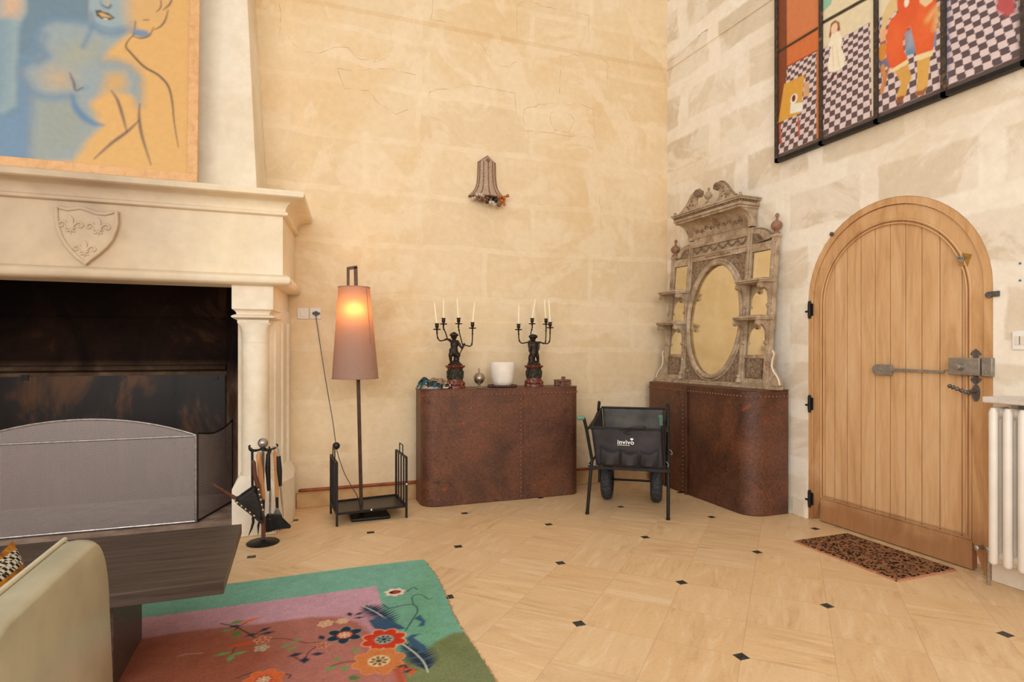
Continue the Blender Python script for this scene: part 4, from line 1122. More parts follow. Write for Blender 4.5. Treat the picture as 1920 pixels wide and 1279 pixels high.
# feathered dark leaves
def feather(pts, side, col, spine):
    L = spline([(*q3(*p), 0) for p in pts], 6)
    for i in range(1, len(L)-1):
        t = i/(len(L)-1); d = (L[i+1]-L[i-1]).normalized(); nrm = Vector((-d.y, d.x, 0)); wv = side*math.sin(PI*min(1, t*1.05))**.7
        for s_ in (1, -1):
            base = L[i]; tip = base+nrm*s_*wv*(1 if s_ > 0 else .8)+d*-.02*1
            R_.fill([tuple((base+d*.012)[:2]), tuple(tip[:2]), tuple((base-d*.012)[:2])], col if (i+s_) % 4 else NV2, .004)
    R_.stroke([tuple(p[:2]) for p in L[::3]], .006, spine)
feather([(1285,300),(1340,325),(1400,365),(1440,420)], .085, NV, rgb(196,200,190))
feather([(1480,485),(1540,530),(1585,580),(1605,630)], .085, NV, rgb(206,206,180))
R_.fill(Q3([(1310,370),(1380,350),(1480,395),(1500,410),(1420,420),(1340,410)]), NV2, .006)
R_.fill(Q3([(1500,460),(1530,440),(1575,435),(1540,455),(1600,500),(1610,540),(1570,520),(1530,500)]), NV2, .006)
R_.fill(Q3([(1540,360),(1570,340),(1600,370),(1595,395),(1560,400),(1580,375)]), rgb(52,90,110), .006)
flower(1390, 464, .112, RD, rgb(150,160,140), NV, 8, .2, rgb(226,160,120))
flower(1362, 573, .120, OR, rgb(212,186,140), rgb(110,70,40), 8, .1, rgb(206,134,84))
for a in range(6): leaf(1480+a*9, 600+a*6, .03, .012, rgb(206,86,50) if a % 2 else NV, a*.8)
flower(785, 668, .085, rgb(206,100,56), rgb(170,70,44), CR, 7, .3, rgb(214,120,70))
R_.fill(Q3([(1205,655),(1235,645),(1270,655),(1250,672),(1215,672)]), rgb(84,116,66), .006)
# more sprigs in the part of the field nearer the seat
for k in range(9):
    x, y = rs.uniform(-.5, .3), rs.uniform(1.35, 2.05)
    cx_, cy_2 = x, y
    px_ = None
    for i in range(6):
        a = 2*PI*i/6+k; R_.ell((cx_+.05*math.cos(a), cy_2+.05*math.sin(a)), .04, .028, [RD, NV, OR][k % 3], a)
    R_.ell((cx_, cy_2), .035, .035, CR)
# scuffs and pale wear, abrash
n1 = vnoise(R_, .035, 1); n2 = vnoise(R_, .011, 2); n3 = vnoise(R_, .25, 5); n4 = vnoise(R_, .09, 8)
R_.C *= (.86+.14*n1+.12*n2+.10*n3+.06*n4-.06)[..., None]
R_.stroke(Q3([(355,550),(400,540),(480,534)]), .006, rgb(200,150,130), None, .7)
wob = lambda u, v: u+.012*np.sin(v*9)*np.clip((u-.4)/.3, 0, 1)
R_.build(lambda u, v: (u+(.030*np.clip((v-2.0)/1.4, 0, 1)-.012+.010*np.sin(v*6.5))*np.clip((u-.2)/.5, 0, 1), v+.008*np.sin(u*4)*np.clip((v-3)/.4, 0, 1), .012+0*u), 'pile', vc_mat('wool_pile', .95, .5, 260, (90, .12), .1), rg, edge=(0, 0, -.0115))
b = MB()
for k in range(330):
    v = 1.27+k*.0067; u = .70+(.030*min(max((v-2.0)/1.4, 0), 1)-.012+.010*math.sin(v*6.5))
    L = random.uniform(.006, .022) if random.random() > .3 else .003
    if v > 2.2: L *= .7
    b.tube([(u-.004, v, .006), (u+L*.6, v+random.uniform(-.008, .008), .005), (u+L, v+random.uniform(-.014, .014), .0025)], .0016, 4)
fr = b.build('fringe', mk('wool_fringe', rgb(196,166,120), rgb(150,122,84), 30, .9), rg); fr['kind'] = 'stuff'

# door mat
b = MB(); b.box(3.062, 3.520, 2.304, 3.002, .0, .014)
dm = b.build('doormat', M['leopard'], bevel=.003); tag(dm, 'leopard print coir doormat in front of the arched door', 'doormat')
b = MB(); b.box(3.055, 3.064, 2.300, 3.006, .0, .009); b.box(3.055, 3.524, 2.296, 2.306, 0, .009); b.build('mat_edge', mk('rust_pink_edge', rgb(206,148,112), rgb(170,112,80), 60, .9), dm)
# ================================================================== RIVETED TANKS
def tank(name, label, plan, zt, seam, rivets_front, group=None):
    cx = sum(p[0] for p in plan)/len(plan); cyy = sum(p[1] for p in plan)/len(plan)
    t = thing(name, label, 'tank', (cx, cyy, 0), group)
    b = MB(); b.prism(plan, 0, zt-.006, 'z'); body = b.build('body', M['rust'], t, smooth=30, bevel=.006)
    def grow(d):
        out = []
        for p in plan:
            v = Vector((p[0]-cx, p[1]-cyy)); v = v*(1+d/max(v.length, .01)); out.append((cx+v.x, cyy+v.y))
        return out
    b = MB(); b.prism(grow(.004), zt-.010, zt, 'z'); b.build('top_plate', M['rust'], t, smooth=30, bevel=.003)
    # rivets along the top edge of the curved front, and the seam strap
    b = MB(); b.ball((cx, cyy, 0), .0085, (1, 1, 1), 10, 6); rv = b.build('rivet', M['rivet'], t); rm = rv.data; first = [rv]
    def rivet(x, y, z):
        if first: o = first.pop()
        else: o = D.objects.new('rivet', rm); C.objects.link(o); o.parent = t
        o.location = (x-cx, y-cyy, z)
    path = rivets_front; acc = 0; last = path[0]; step = .036
    for i in range(1, len(path)):
        a, c_ = Vector(path[i-1]), Vector(path[i]); L = (c_-a).length; d = (c_-a)/max(L, 1e-9); nn = Vector((d.y, -d.x))
        pos = step-acc
        while pos < L:
            p = a+d*pos; rivet(p.x, p.y, zt-.05); pos += step
        acc = L-(pos-step)
    (sx0, sy0), (dx, dy), (nx, ny) = seam   # position, direction along face, outward normal
    for k in range(23):
        z = .03+k*.037
        if z > zt-.06: break
        rivet(sx0-dx*.012, sy0-dy*.012, z)
    b = MB()
    P = [(sx0+dx*.012, sy0+dy*.012), (sx0+dx*.05, sy0+dy*.05), (sx0+dx*.05+nx*.005, sy0+dy*.05+ny*.005), (sx0+dx*.012+nx*.005, sy0+dy*.012+ny*.005)]
    b.prism(P, .0, zt-.012, 'z'); b.build('seam_strap', M['rust'], t)
    return t
def rc(cx, cy, r, a0, a1, n=10): return [(cx+r*math.cos(a0+(a1-a0)*i/n), cy+r*math.sin(a0+(a1-a0)*i/n)) for i in range(n+1)]
x0, x1, yf, yb_ = .945, 2.335, 4.66, 4.952
rr_ = .125
front = [(x0, yb_-.01)]+rc(x0+rr_, yf+rr_, rr_, PI, 1.5*PI)+rc(x1-.10, yf+.10, .10, 1.5*PI, 2*PI)+[(x1, yb_-.01)]
sxm = on_y(979, 830, yf)[0]
tk1 = tank('riveted_tank', 'rusty riveted steel tank with rounded corners holding the candelabra', [(x0, yb_)]+front[1:-1]+[(x1, yb_)], .942,
     ((sxm, yf), (1, 0), (0, -1)), front[1:-1])
# tank in the corner
ya, ybk = 3.548, 4.99
xf = 3.185; r1 = .15; r2 = .10
front2 = rc(xf+r2+.02, ybk-r2, r2, PI*.5, PI, 8)[1:]+rc(xf+.01+r1, ya+r1, r1, PI, 1.5*PI)+[(3.555, ya)]
plan2 = [(3.475, ybk)]+[(xf+r2+.02, ybk)]+front2
sy2 = on_x(1281, 830, xf)[0]
tk2 = tank('riveted_tank', 'rusty riveted steel tank in the corner under the carved overmantel mirror', plan2, .955,
     ((xf+.006, sy2), (0, -1), (-1, 0)), front2)

# ================================================================== OVERMANTEL MIRROR
Ls = Vector((3.335, 5.0, .955)); dd = Vector((.0632, -.998, 0)); nn_ = Vector((.998, .0632, 0)); lean = .09
def MP(s, w_, z):      # s along, w towards the room, z up the leaning plane
    return Ls+dd*s-nn_*w_+Vector((nn_.x*lean, nn_.y*lean, 1))*z
MM = Matrix(((dd.x, -nn_.x, nn_.x*lean, Ls.x), (dd.y, -nn_.y, nn_.y*lean, Ls.y), (0, 0, 1, Ls.z), (0, 0, 0, 1)))
om = thing('overmantel_mirror', 'carved worn gilt overmantel with oval mirror and little shelves leaning in the corner', 'mirror', tuple(MP(.75, 0, 0)))
def MBm(): b = MB(); b.M = MM; return b
SC = .748
def mir(s): return 2*SC-s
G = M['gilt']
b = MBm(); b.box(0, 1.5, -.03, .035, 0, .022); b.box(.02, 1.48, -.028, .022, .022, .036)
b.build('base_board', G, om, bevel=.003)
# stiles
for f in (lambda s: s, mir):
    def bx(b, s0, s1, w0, w1, z0, z1): a, c_ = sorted((f(s0), f(s1))); b.box(a, c_, w0, w1, z0, z1)
    b = MBm(); bx(b, .115, .165, -.03, .012, .036, 1.20); bx(b, .105, .175, -.032, .02, 1.19, 1.215); bx(b, .128, .152, .012, .018, .3, 1.17)
    b.build('outer_stile', G, om, bevel=.004)
    b = MBm(); bx(b, .362, .418, -.03, .018, .036, 1.31); bx(b, .378, .402, .018, .026, .06, 1.28)
    b.cyl((f(.39), .03, .04), (f(.39), .03, .075), .026, .018); b.ball((f(.39), .028, .09), .02)
    b.build('inner_stile', G, om, bevel=.004)
    # turned finial on the outer stile
    b = MBm(); b.lathe([(.03, 0), (.03, .012), (.018, .018), (.015, .03), (.03, .038), (.042, .06), (.042, .078), (.028, .098), (.012, .106), (.008, .13), (.014, .138), (.016, .150), (.008, .163), (0, .166)], (f(.14), -.006, 1.215), 20)
    b.build('finial', M['finial_red'], om, smooth=60)
    # rails between the stiles, carved bottom panel
    b = MBm(); bx(b, .165, .362, -.026, .012, 1.10, 1.168); b.build('side_rail', G, om, bevel=.003)
    b = MBm(); bx(b, .165, .362, -.026, .010, .236, .262); b.build('side_rail', G, om, bevel=.003)
    b = MBm(); bx(b, .165, .362, -.026, .006, .036, .075); b.build('side_rail', G, om, bevel=.003)
    b = MBm(); bx(b, .185, .345, -.02, .004, .075, .236); bx(b, .195, .335, .004, .009, .085, .226)
    b.build('carved_panel', M['carved'], om)
    b = MBm(); bx(b, .165, .362, -.026, -.012, .07, 1.11); b.build('side_back', M['dark_oak'], om)
    for (z0, z1) in ((.865, 1.098), (.57, .835), (.264, .54)):
        b = MBm(); bx(b, .178, .352, -.012, -.004, z0, z1); b.build('side_mirror', M['mirror'], om, smooth=0)
    # quarter-round shell above the side rail
    b = MBm(); pts = [(f(.365), 1.165)]+[(f(.365)-(f(.365)-f(.185))/1*math.cos(t), 1.165+.125*math.sin(t)**.8) for t in np.linspace(.12, PI/2, 9)]
    b.prism(pts, -.02, .006, 'y'); sh_ = b.build('shell_bracket', G, om)
    b = MBm()
    for k in range(7):
        t = .15+k*.21; b.tube([(f(.362), .008, 1.17), (f(.362-.11*math.cos(t)), .012, 1.17+.085*math.sin(t))], [.003, .009], 8)
    b.tube([(p[0], -.007, p[1]) for p in pts[1:]], .013, 8)
    b.build('shell_flutes', M['carved'], sh_)
    # shelves with brackets
    for z in (.845, .553):
        b = MBm(); pl_ = [(f(.10), -.005), (f(.115), .13), (f(.13), .155), (f(.38), .155), (f(.40), .13), (f(.42), -.005)]
        b.prism(pl_, z, z+.014, 'z'); b.prism([(p[0], p[1]*.93) for p in pl_], z-.012, z, 'z')
        b.box(*sorted((f(.13), f(.34))), .02, .10, z+.014, z+.026)
        shf = b.build('shelf', G, om, bevel=.003)
        for s in (.145, .375):
            pts = [(0, z-.01), (.135, z-.01), (.135, z-.022), (.11, z-.040)]+[(.11-.085*math.sin(t), z-.045-.10*(1-math.cos(t))) for t in np.linspace(.2, PI/2, 7)]+[(.018, z-.19), (0, z-.20)]
            b = MBm(); a0 = f(s)-.011; b.prism(pts, a0, a0+.022, 'x')
            b.cyl((a0-.003, .118, z-.038), (a0+.025, .118, z-.038), .020, .020, 14); b.cyl((a0-.003, .018, z-.19), (a0+.025, .018, z-.19), .016, .016, 12)
            b.build('bracket', G, shf, smooth=40)
    # scrolled wing at the foot
    b = MBm(); W = [(f(.115), .036), (f(.0), .036), (f(.012), .07), (f(.03), .10), (f(.07), .14), (f(.088), .18), (f(.086), .23), (f(.072), .27), (f(.09), .30), (f(.115), .295)]
    b.prism(W, -.025, .004, 'y'); wg = b.build('foot_scroll', G, om)
    b = MBm(); b.tube([(p[0], .004, p[1]) for p in W[1:-1]], .007, 8); b.build('scroll_bead', M['trim_stone'], wg)
# centre panel with the oval opening
OCZ, ORU, ORV = .570, .312, .487
b = MBm(); n = 64; s0, s1, z0, z1 = .418, mir(.418), .036, 1.12
vs = []; 
for i in range(n):
    a = 2*PI*i/n; c_, s_ = math.cos(a), math.sin(a)
    ix, iz = SC+ORU*c_, OCZ+ORV*s_
    k = min(((s1-s0)/2)/max(abs(c_), 1e-6), ((z1-OCZ) if s_ > 0 else (OCZ-z0))/max(abs(s_), 1e-6))
    ox, oz = SC+k*c_, OCZ+k*s_
    ox = min(max(ox, s0), s1); oz = min(max(oz, z0), z1)
    vs += [(ix, .004, iz), (ox, .004, oz), (ix, -.02, iz), (ox, -.02, oz)]
# snap nearest ring points onto the rectangle corners
for cxx, czz in ((s0, z0), (s1, z0), (s0, z1), (s1, z1)):
    j = min(range(n), key=lambda i: (vs[4*i+1][0]-cxx)**2+(vs[4*i+1][2]-czz)**2)
    vs[4*j+1] = (cxx, .004, czz); vs[4*j+3] = (cxx, -.02, czz)
fs_ = []
for i in range(n):
    j = (i+1) % n; fs_ += [(4*i, 4*i+1, 4*j+1, 4*j), (4*i+2, 4*j+2, 4*j+3, 4*i+3), (4*i, 4*j, 4*j+2, 4*i+2), (4*i+1, 4*i+3, 4*j+3, 4*j+1)]
b.add(vs, fs_); b.build('spandrel_panel', M['carved'], om, smooth=0)
b = MBm(); b.tube([(SC+(ORU+.012)*math.cos(a), .012, OCZ+(ORV+.012)*math.sin(a)) for a in np.linspace(0, 2*PI, 73)[:-1]], .020, 10, closed=True)
b.tube([(SC+(ORU+.040)*math.cos(a), .008, OCZ+(ORV+.040)*math.sin(a)) for a in np.linspace(0, 2*PI, 73)[:-1]], .010, 8, closed=True)
b.build('oval_frame', G, om)
b = MBm(); b.prism([(SC+(ORU+.01)*math.cos(a), OCZ+(ORV+.01)*math.sin(a)) for a in np.linspace(0, 2*PI, 73)[:-1]], -.012, -.006, 'y')
b.build('oval_mirror', M['mirror'], om, smooth=0)
b = MBm(); b.box(.40, mir(.40), -.034, -.021, .036, 1.5); b.build('back_board', M['dark_oak'], om)
# frieze rails and swags
b = MBm(); b.box(.418, mir(.418), -.02, .012, 1.115, 1.165); b.box(.40, mir(.40), -.02, .022, 1.16, 1.175); b.box(.418, mir(.418), -.02, .006, 1.175, 1.245)
b.box(.40, mir(.40), -.02, .024, 1.245, 1.262); b.box(.418, mir(.418), -.02, .010, 1.262, 1.33)
b.build('frieze_rail', G, om, bevel=.003)
b = MBm()
for k in range(6):
    c_ = .475+k*.109
    b.tube([(c_-.045, .010, 1.235), (c_-.025, .016, 1.205), (c_, .018, 1.195), (c_+.025, .016, 1.205), (c_+.045, .010, 1.235)], [.004, .007, .009, .007, .004], 7)
    b.ball((c_+.054, .012, 1.228), .010, (1, 1, 1.4), 8, 5)
for k in range(14): b.ball((.60+k*.022, .014, 1.14), .008, (1.2, .7, 1), 8, 5)
b.build('swag_carving', M['carved'], om)
# cove rising to the cornice
b = MBm(); pc = [(.014+.155*(1-math.cos(t)), 1.33+.135*math.sin(t)) for t in np.linspace(0, PI/2, 12)]
poly = [(-.02, 1.33)]+pc+[(-.02, 1.465)]
b.prism(poly, .40, mir(.40), 'x'); b.build('cove', G, om, smooth=60)
for f in (lambda s: s, mir):
    pts = [(-.02, 1.32), (.03, 1.32)]+[(.03+.16*(1-math.cos(t)), 1.33+.135*math.sin(t)) for t in np.linspace(0, PI/2, 10)]+[(-.02, 1.465)]
    b = MBm(); a0, a1 = sorted((f(.362), f(.402))); b.prism(pts, a0, a1, 'x'); b.build('console', G, om, smooth=50)
b = MBm()      # urn and scrolling foliage on the cove
def cv(s, z):  # point on the cove face
    t = math.asin(min(max((z-1.33)/.135, 0), .98)); return (s, .016+.155*(1-math.cos(t)), z)
for q in (1, -1):
    for k in range(4):
        s = SC+q*(.05+k*.062); zz = 1.395+.012*math.sin(k*2)
        b.tube([cv(s, zz-.012), cv(s+q*.02, zz+.012), cv(s+q*.04, zz+.006), cv(s+q*.045, zz-.012), cv(s+q*.032, zz-.016)], [.004, .006, .006, .005, .003], 6)
        b.ball(cv(s+q*.034, zz-.004), .008, (1, 1, 1), 8, 5)
b.ball(cv(SC, 1.40), .02, (1.8, .8, .7), 10, 6); b.ball(cv(SC, 1.425), .008); b.ball(cv(SC, 1.375), .010)
b.build('cove_carving', M['carved'], om)
# cornice
b = MBm()
for (o_, z0, z1) in ((.0, 1.462, 1.482), (.012, 1.482, 1.508), (.026, 1.524, 1.538), (.034, 1.538, 1.550)):
    b.box(.352-o_, mir(.352-o_), -.02, .185+o_, z0, z1)
b.box(.348, mir(.348), -.02, .19, 1.508, 1.524)
b.build('cornice', G, om, bevel=.003)
b = MBm()
for k in range(40): b.box(.345+k*.0205, .345+k*.0205+.011, .19, .202, 1.508, 1.523)
for k in range(8):
    for q in (0, 1): 
        s_ = .336 if q == 0 else mir(.336)-.012
        b.box(s_, s_+.012, .18-k*.0225-.011, .18-k*.0225, 1.508, 1.523)
b.build('dentils', M['carved'], om)
# broken swan-neck pediment
W0 = .165
for f in (lambda s: s, mir):
    P = [(.375, 0), (.40, .012), (.43, .03), (.47, .062), (.50, .10), (.53, .135), (.565, .165), (.60, .178), (.635, .175), (.655, .155), (.655, .13), (.635, .112), (.612, .112),
         (.60, .09), (.605, .06), (.625, .035), (.645, .022), (.66, 0)]
    b = MBm(); b.prism([(f(s), 1.550+z) for s, z in P], W0-.014, W0+.012, 'y'); pd = b.build('swan_neck', G, om)
    b = MBm(); b.tube([(f(s), W0, 1.553+z) for s, z in P[:11]], .011, 8)
    b.cyl((f(.625), W0-.03, 1.550+.145), (f(.625), W0+.035, 1.550+.145), .032, .032, 20)
    for a in range(7): b.ball((f(.625)+.019*math.cos(a*.9), W0+.037, 1.695+.019*math.sin(a*.9)), .009, (1, .6, 1), 8, 5)
    b.ball((f(.625), W0+.038, 1.695), .008)
    for (s, z) in ((.50, .05), (.53, .06), (.55, .09), (.52, .03), (.57, .05), (.56, .12)): b.ball((f(s), W0+.012, 1.55+z), .012, (1.2, .5, .8), 8, 5)
    b.build('scroll_carving', M['carved'], pd)
    b = MBm(); b.lathe([(.012, 0), (.016, .008), (.010, .016), (.014, .026), (0, .034)], (f(.345), .19, 1.548), 10); b.build('corner_knob', G, om)
b = MBm(); b.prism([(SC-.095, 1.55), (SC-.07, 1.565), (SC-.04, 1.575), (SC-.02, 1.592), (SC+.02, 1.592), (SC+.04, 1.575), (SC+.07, 1.565), (SC+.095, 1.55)], W0-.014, W0+.012, 'y')
b.lathe([(.022, 0), (.012, .012), (.010, .024), (.024, .036), (.036, .056), (.036, .066), (.028, .072), (.018, .09), (.010, .098), (.006, .104), (.012, .112), (.010, .124), (0, .134)], (SC, W0, 1.588), 18)
b.build('urn', G, om, smooth=50)

# ================================================================== FLOOR LAMP
lb = floor_pt(690, 971); lx_, ly_ = .505, 4.60
lamp = thing('floor_lamp', 'lit floor lamp with tall tapering mauve shade beside the fireplace', 'lamp', (lx_, ly_, 0))
b = MB()
b.box(lx_-.13, lx_+.155, ly_-.15, ly_+.12, 0, .028); b.build('lamp_base', M['iron'], lamp, bevel=.012)
base_p = Vector((.463, 4.60, .026)); z_top = 1.885
top_r = Vector((.420, 4.60, z_top)); top_l = Vector((.366, 4.60, z_top-.012))
b = MB(); b.bar(base_p, top_r, .026, .022, up=(0,1,0))
dirn = (top_r-base_p).normalized()
b.bar(top_l-Vector((0,0,.17)), top_l, .020, .020, up=(0,1,0)); b.bar(top_l-Vector((.008,0,.004)), top_r+Vector((.012,0,0)), .022, .022, up=(0,1,0))
b.build('pole', M['lamp_metal'], lamp, bevel=.002)
sb = Vector((.4185, 4.60, 1.046)); st = Vector((.4095, 4.60, 1.729)); rb_, rt_ = .1705, .115
b = MB(); n = 56; vs = []; 
for (c_, r) in ((sb, rb_), (st, rt_), (st, rt_-.002), (sb, rb_-.002)):
    for i in range(n): a = 2*PI*i/n; vs.append((c_.x+r*math.cos(a), c_.y+r*math.sin(a), c_.z))
b.add(vs, [(k*n+i, k*n+(i+1) % n, ((k+1) % 4)*n+(i+1) % n, ((k+1) % 4)*n+i) for k in range(4) for i in range(n)])
shd = b.build('lamp_shade', M['shade'], lamp, smooth=60)
b = MB()
for (c_, r) in ((sb, rb_), (st, rt_)): b.tube([(c_.x+(r)*math.cos(a), c_.y+r*math.sin(a), c_.z) for a in np.linspace(0, 2*PI, 57)[:-1]], .004, 6, closed=True)
am = math.radians(-66); b.tube([(sb.x+(rb_+.001)*math.cos(am+.35), sb.y+(rb_+.001)*math.sin(am+.35), sb.z), (st.x+(rt_+.001)*math.cos(am+.35), st.y+(rt_+.001)*math.sin(am+.35), st.z)], .0028, 6)
for a in (0.5, 2.6, 4.7): b.tube([(st.x+rt_*math.cos(a), st.y+rt_*math.sin(a), st.z-.004), (st.x, st.y, st.z-.004)], .003, 5)
b.build('shade_trim', M['mauve'], shd)
b = MB(); b.cyl((st.x-.005, 4.60-.03, 1.66), (st.x-.005, 4.60-.03, 1.62), .018, .018); b.bar((st.x-.005, 4.57, 1.65), (st.x+.012, 4.60, 1.65), .008); b.build('socket', M['black_plastic'], lamp)
b = MB(); b.ball((st.x-.005, 4.57, 1.585), .032, (1, 1, 1.15), 16, 12); bl = b.build('bulb', M['bulb'], lamp, smooth=80)
L = D.lights.new('lamp_light', 'POINT'); L.energy = 8.5; L.color = (1, .56, .26); L.shadow_soft_size = .075
lo = D.objects.new('lamp_light', L); link(lo, lamp, (st.x-.005, 4.515, 1.56))
# cord with foot dimmer, plugged into the wall socket
sw = on_y(592.5, 588, YB)
cp = []
for px, py, y in ((591.5, 588, 5.02), (597, 625, 5.0), (607, 690, 4.97), (617, 750, 4.93), (624, 790, 4.90), (629, 828, 4.85), (630.5, 836, 4.84)):
    x, z = on_y(px, py, y); cp.append((x, y, z))
ballp = cp[-1]
b = MB(); b.tube(spline(cp, 6), .0032, 6)
cp2 = [ballp]
for px, py, y in ((633, 850, 4.83), (640, 872, 4.80), (648, 892, 4.78), (661, 915, 4.74), (671, 933, 4.70)):
    x, z = on_y(px, py, y); cp2.append((x, y, z))
cp2.append((.47, 4.64, .028))
b.tube(spline(cp2, 6), .0032, 6)
b.build('cord', M['black_plastic'], lamp)
b = MB(); b.ball(ballp, .029, (1, 1, 1), 18, 12); b.build('dimmer_ball', M['black_plastic'], lamp)
b = MB(); b.cyl((sw[0], 5.03, sw[1]), (sw[0], 5.005, sw[1]), .018, .014); b.box(sw[0]-.028, sw[0]+.028, 5.012, 5.030, sw[1]-.008, sw[1]+.008); b.build('plug', M['black_plastic'], lamp)
# wall plates
for nm, px, lab, cat in (('light_switch', 568.2, 'square cream light switch left of the lamp socket', 'switch'), ('wall_socket', 591.5, 'square cream wall socket with the lamp plug in it', 'socket')):
    x, z = on_y(px, 588, YB)
    t = thing(nm, lab, cat, (x, YB, z-.045)); yw = YB-(.008 if z < z1 else 0)
    b = MB(); b.box(x-.044, x+.044, YB-.010, YB, z-.045, z+.045); pp = b.build('plate', M['white_plastic'], t, bevel=.004)
    if nm == 'light_switch':
        b = MB(); b.box(x-.024, x+.024, YB-.015, YB-.009, z-.026, z+.026); b.build('rocker', M['white_plastic'], t, bevel=.002)
    else:
        b = MB(); b.tube([(x+.024*math.cos(a), YB-.011, z+.024*math.sin(a)) for a in np.linspace(0, 2*PI, 25)[:-1]], .003, 6, closed=True); b.build('socket_ring', M['white_plastic'], t)
y, z = on_x(1912, 638.5, WX); t = thing('light_switch', 'white double light switch right of the arched door', 'switch', (WX, y, z-.05))
b = MB(); b.box(WX-.010, WX, y-.065, y+.032, z-.05, z+.05); b.build('plate', mk('white_switch', rgb(246,242,236), rgb(240,236,230), 3, .35), t, bevel=.006)
b = MB(); b.box(WX-.013, WX-.009, y-.055, y+.016, z-.024, z+.024); b.build('rocker', M['white_plastic'], t, bevel=.001)
b = MB(); b.box(WX-.0135, WX-.0125, y-.008, y-.005, z-.022, z+.022); b.build('rocker_gap', M['slot'], t)

# pipe on the back wall
b = MB(); b.tube([(.022, 4.990, .141), (.034, 4.979, .145), (.96, 4.979, .145), (3.1, 4.979, .145)], [.011, .0135, .0135, .0135], 12)
tag(b.build('heating_pipe', M['copper']), 'brown painted heating pipe running low along the back wall', 'pipe')

# ================================================================== LOG RACK
rk = thing('log_rack', 'empty black metal log rack standing around the lamp base', 'log rack', (.5, 4.6, 0))
Cn = {'FL': (.272, 4.392), 'FR': (.776, 4.443), 'BL': (.250, 4.758), 'BR': (.758, 4.815)}
def v3(k, z): return Vector((Cn[k][0], Cn[k][1], z))
zr = .088; zt_ = .452
b = MB()
for a, c_ in (('FL','FR'), ('FR','BR'), ('BR','BL'), ('BL','FL')): b.bar(v3(a, zr), v3(c_, zr), .014, .016)
b.build('tray_rim', M['iron'], rk)
b = MB(); b.prism([Cn['FL'], Cn['FR'], Cn['BR'], Cn['BL']], zr-.006, zr-.002, 'z'); b.build('tray', M['black_plastic'], rk)
for side in ('L', 'R'):
    f_, k_ = 'F'+side, 'B'+side
    b = MB()
    for c_ in (f_, k_): b.bar(v3(c_, 0), v3(c_, zt_), .016)
    b.bar(v3(f_, zt_), v3(k_, zt_), .016, .012)
    e = b.build('end_frame', M['iron'], rk, bevel=.001)
    for t_i in (.25, .5, .75):
        p = v3(f_, 0).lerp(v3(k_, 0), t_i); b = MB(); b.bar(p+Vector((0,0,zr)), p+Vector((0,0,zt_)), .010); b.build('bar', M['iron'], e)
    p0 = v3(f_, zt_).lerp(v3(k_, zt_), .34); p1 = v3(f_, zt_).lerp(v3(k_, zt_), .64)
    b = MB(); b.tube([p0, p0+Vector((0,0,.075)), p1+Vector((0,0,.075)), p1], .0045, 7); b.build('handle', M['iron'], e)
for p in ((.776, 4.432, .255), (.515, 4.407, .093)):
    b = MB(); b.ball(p, .007); b.build('bolt_cap', M['white_plastic'], rk)
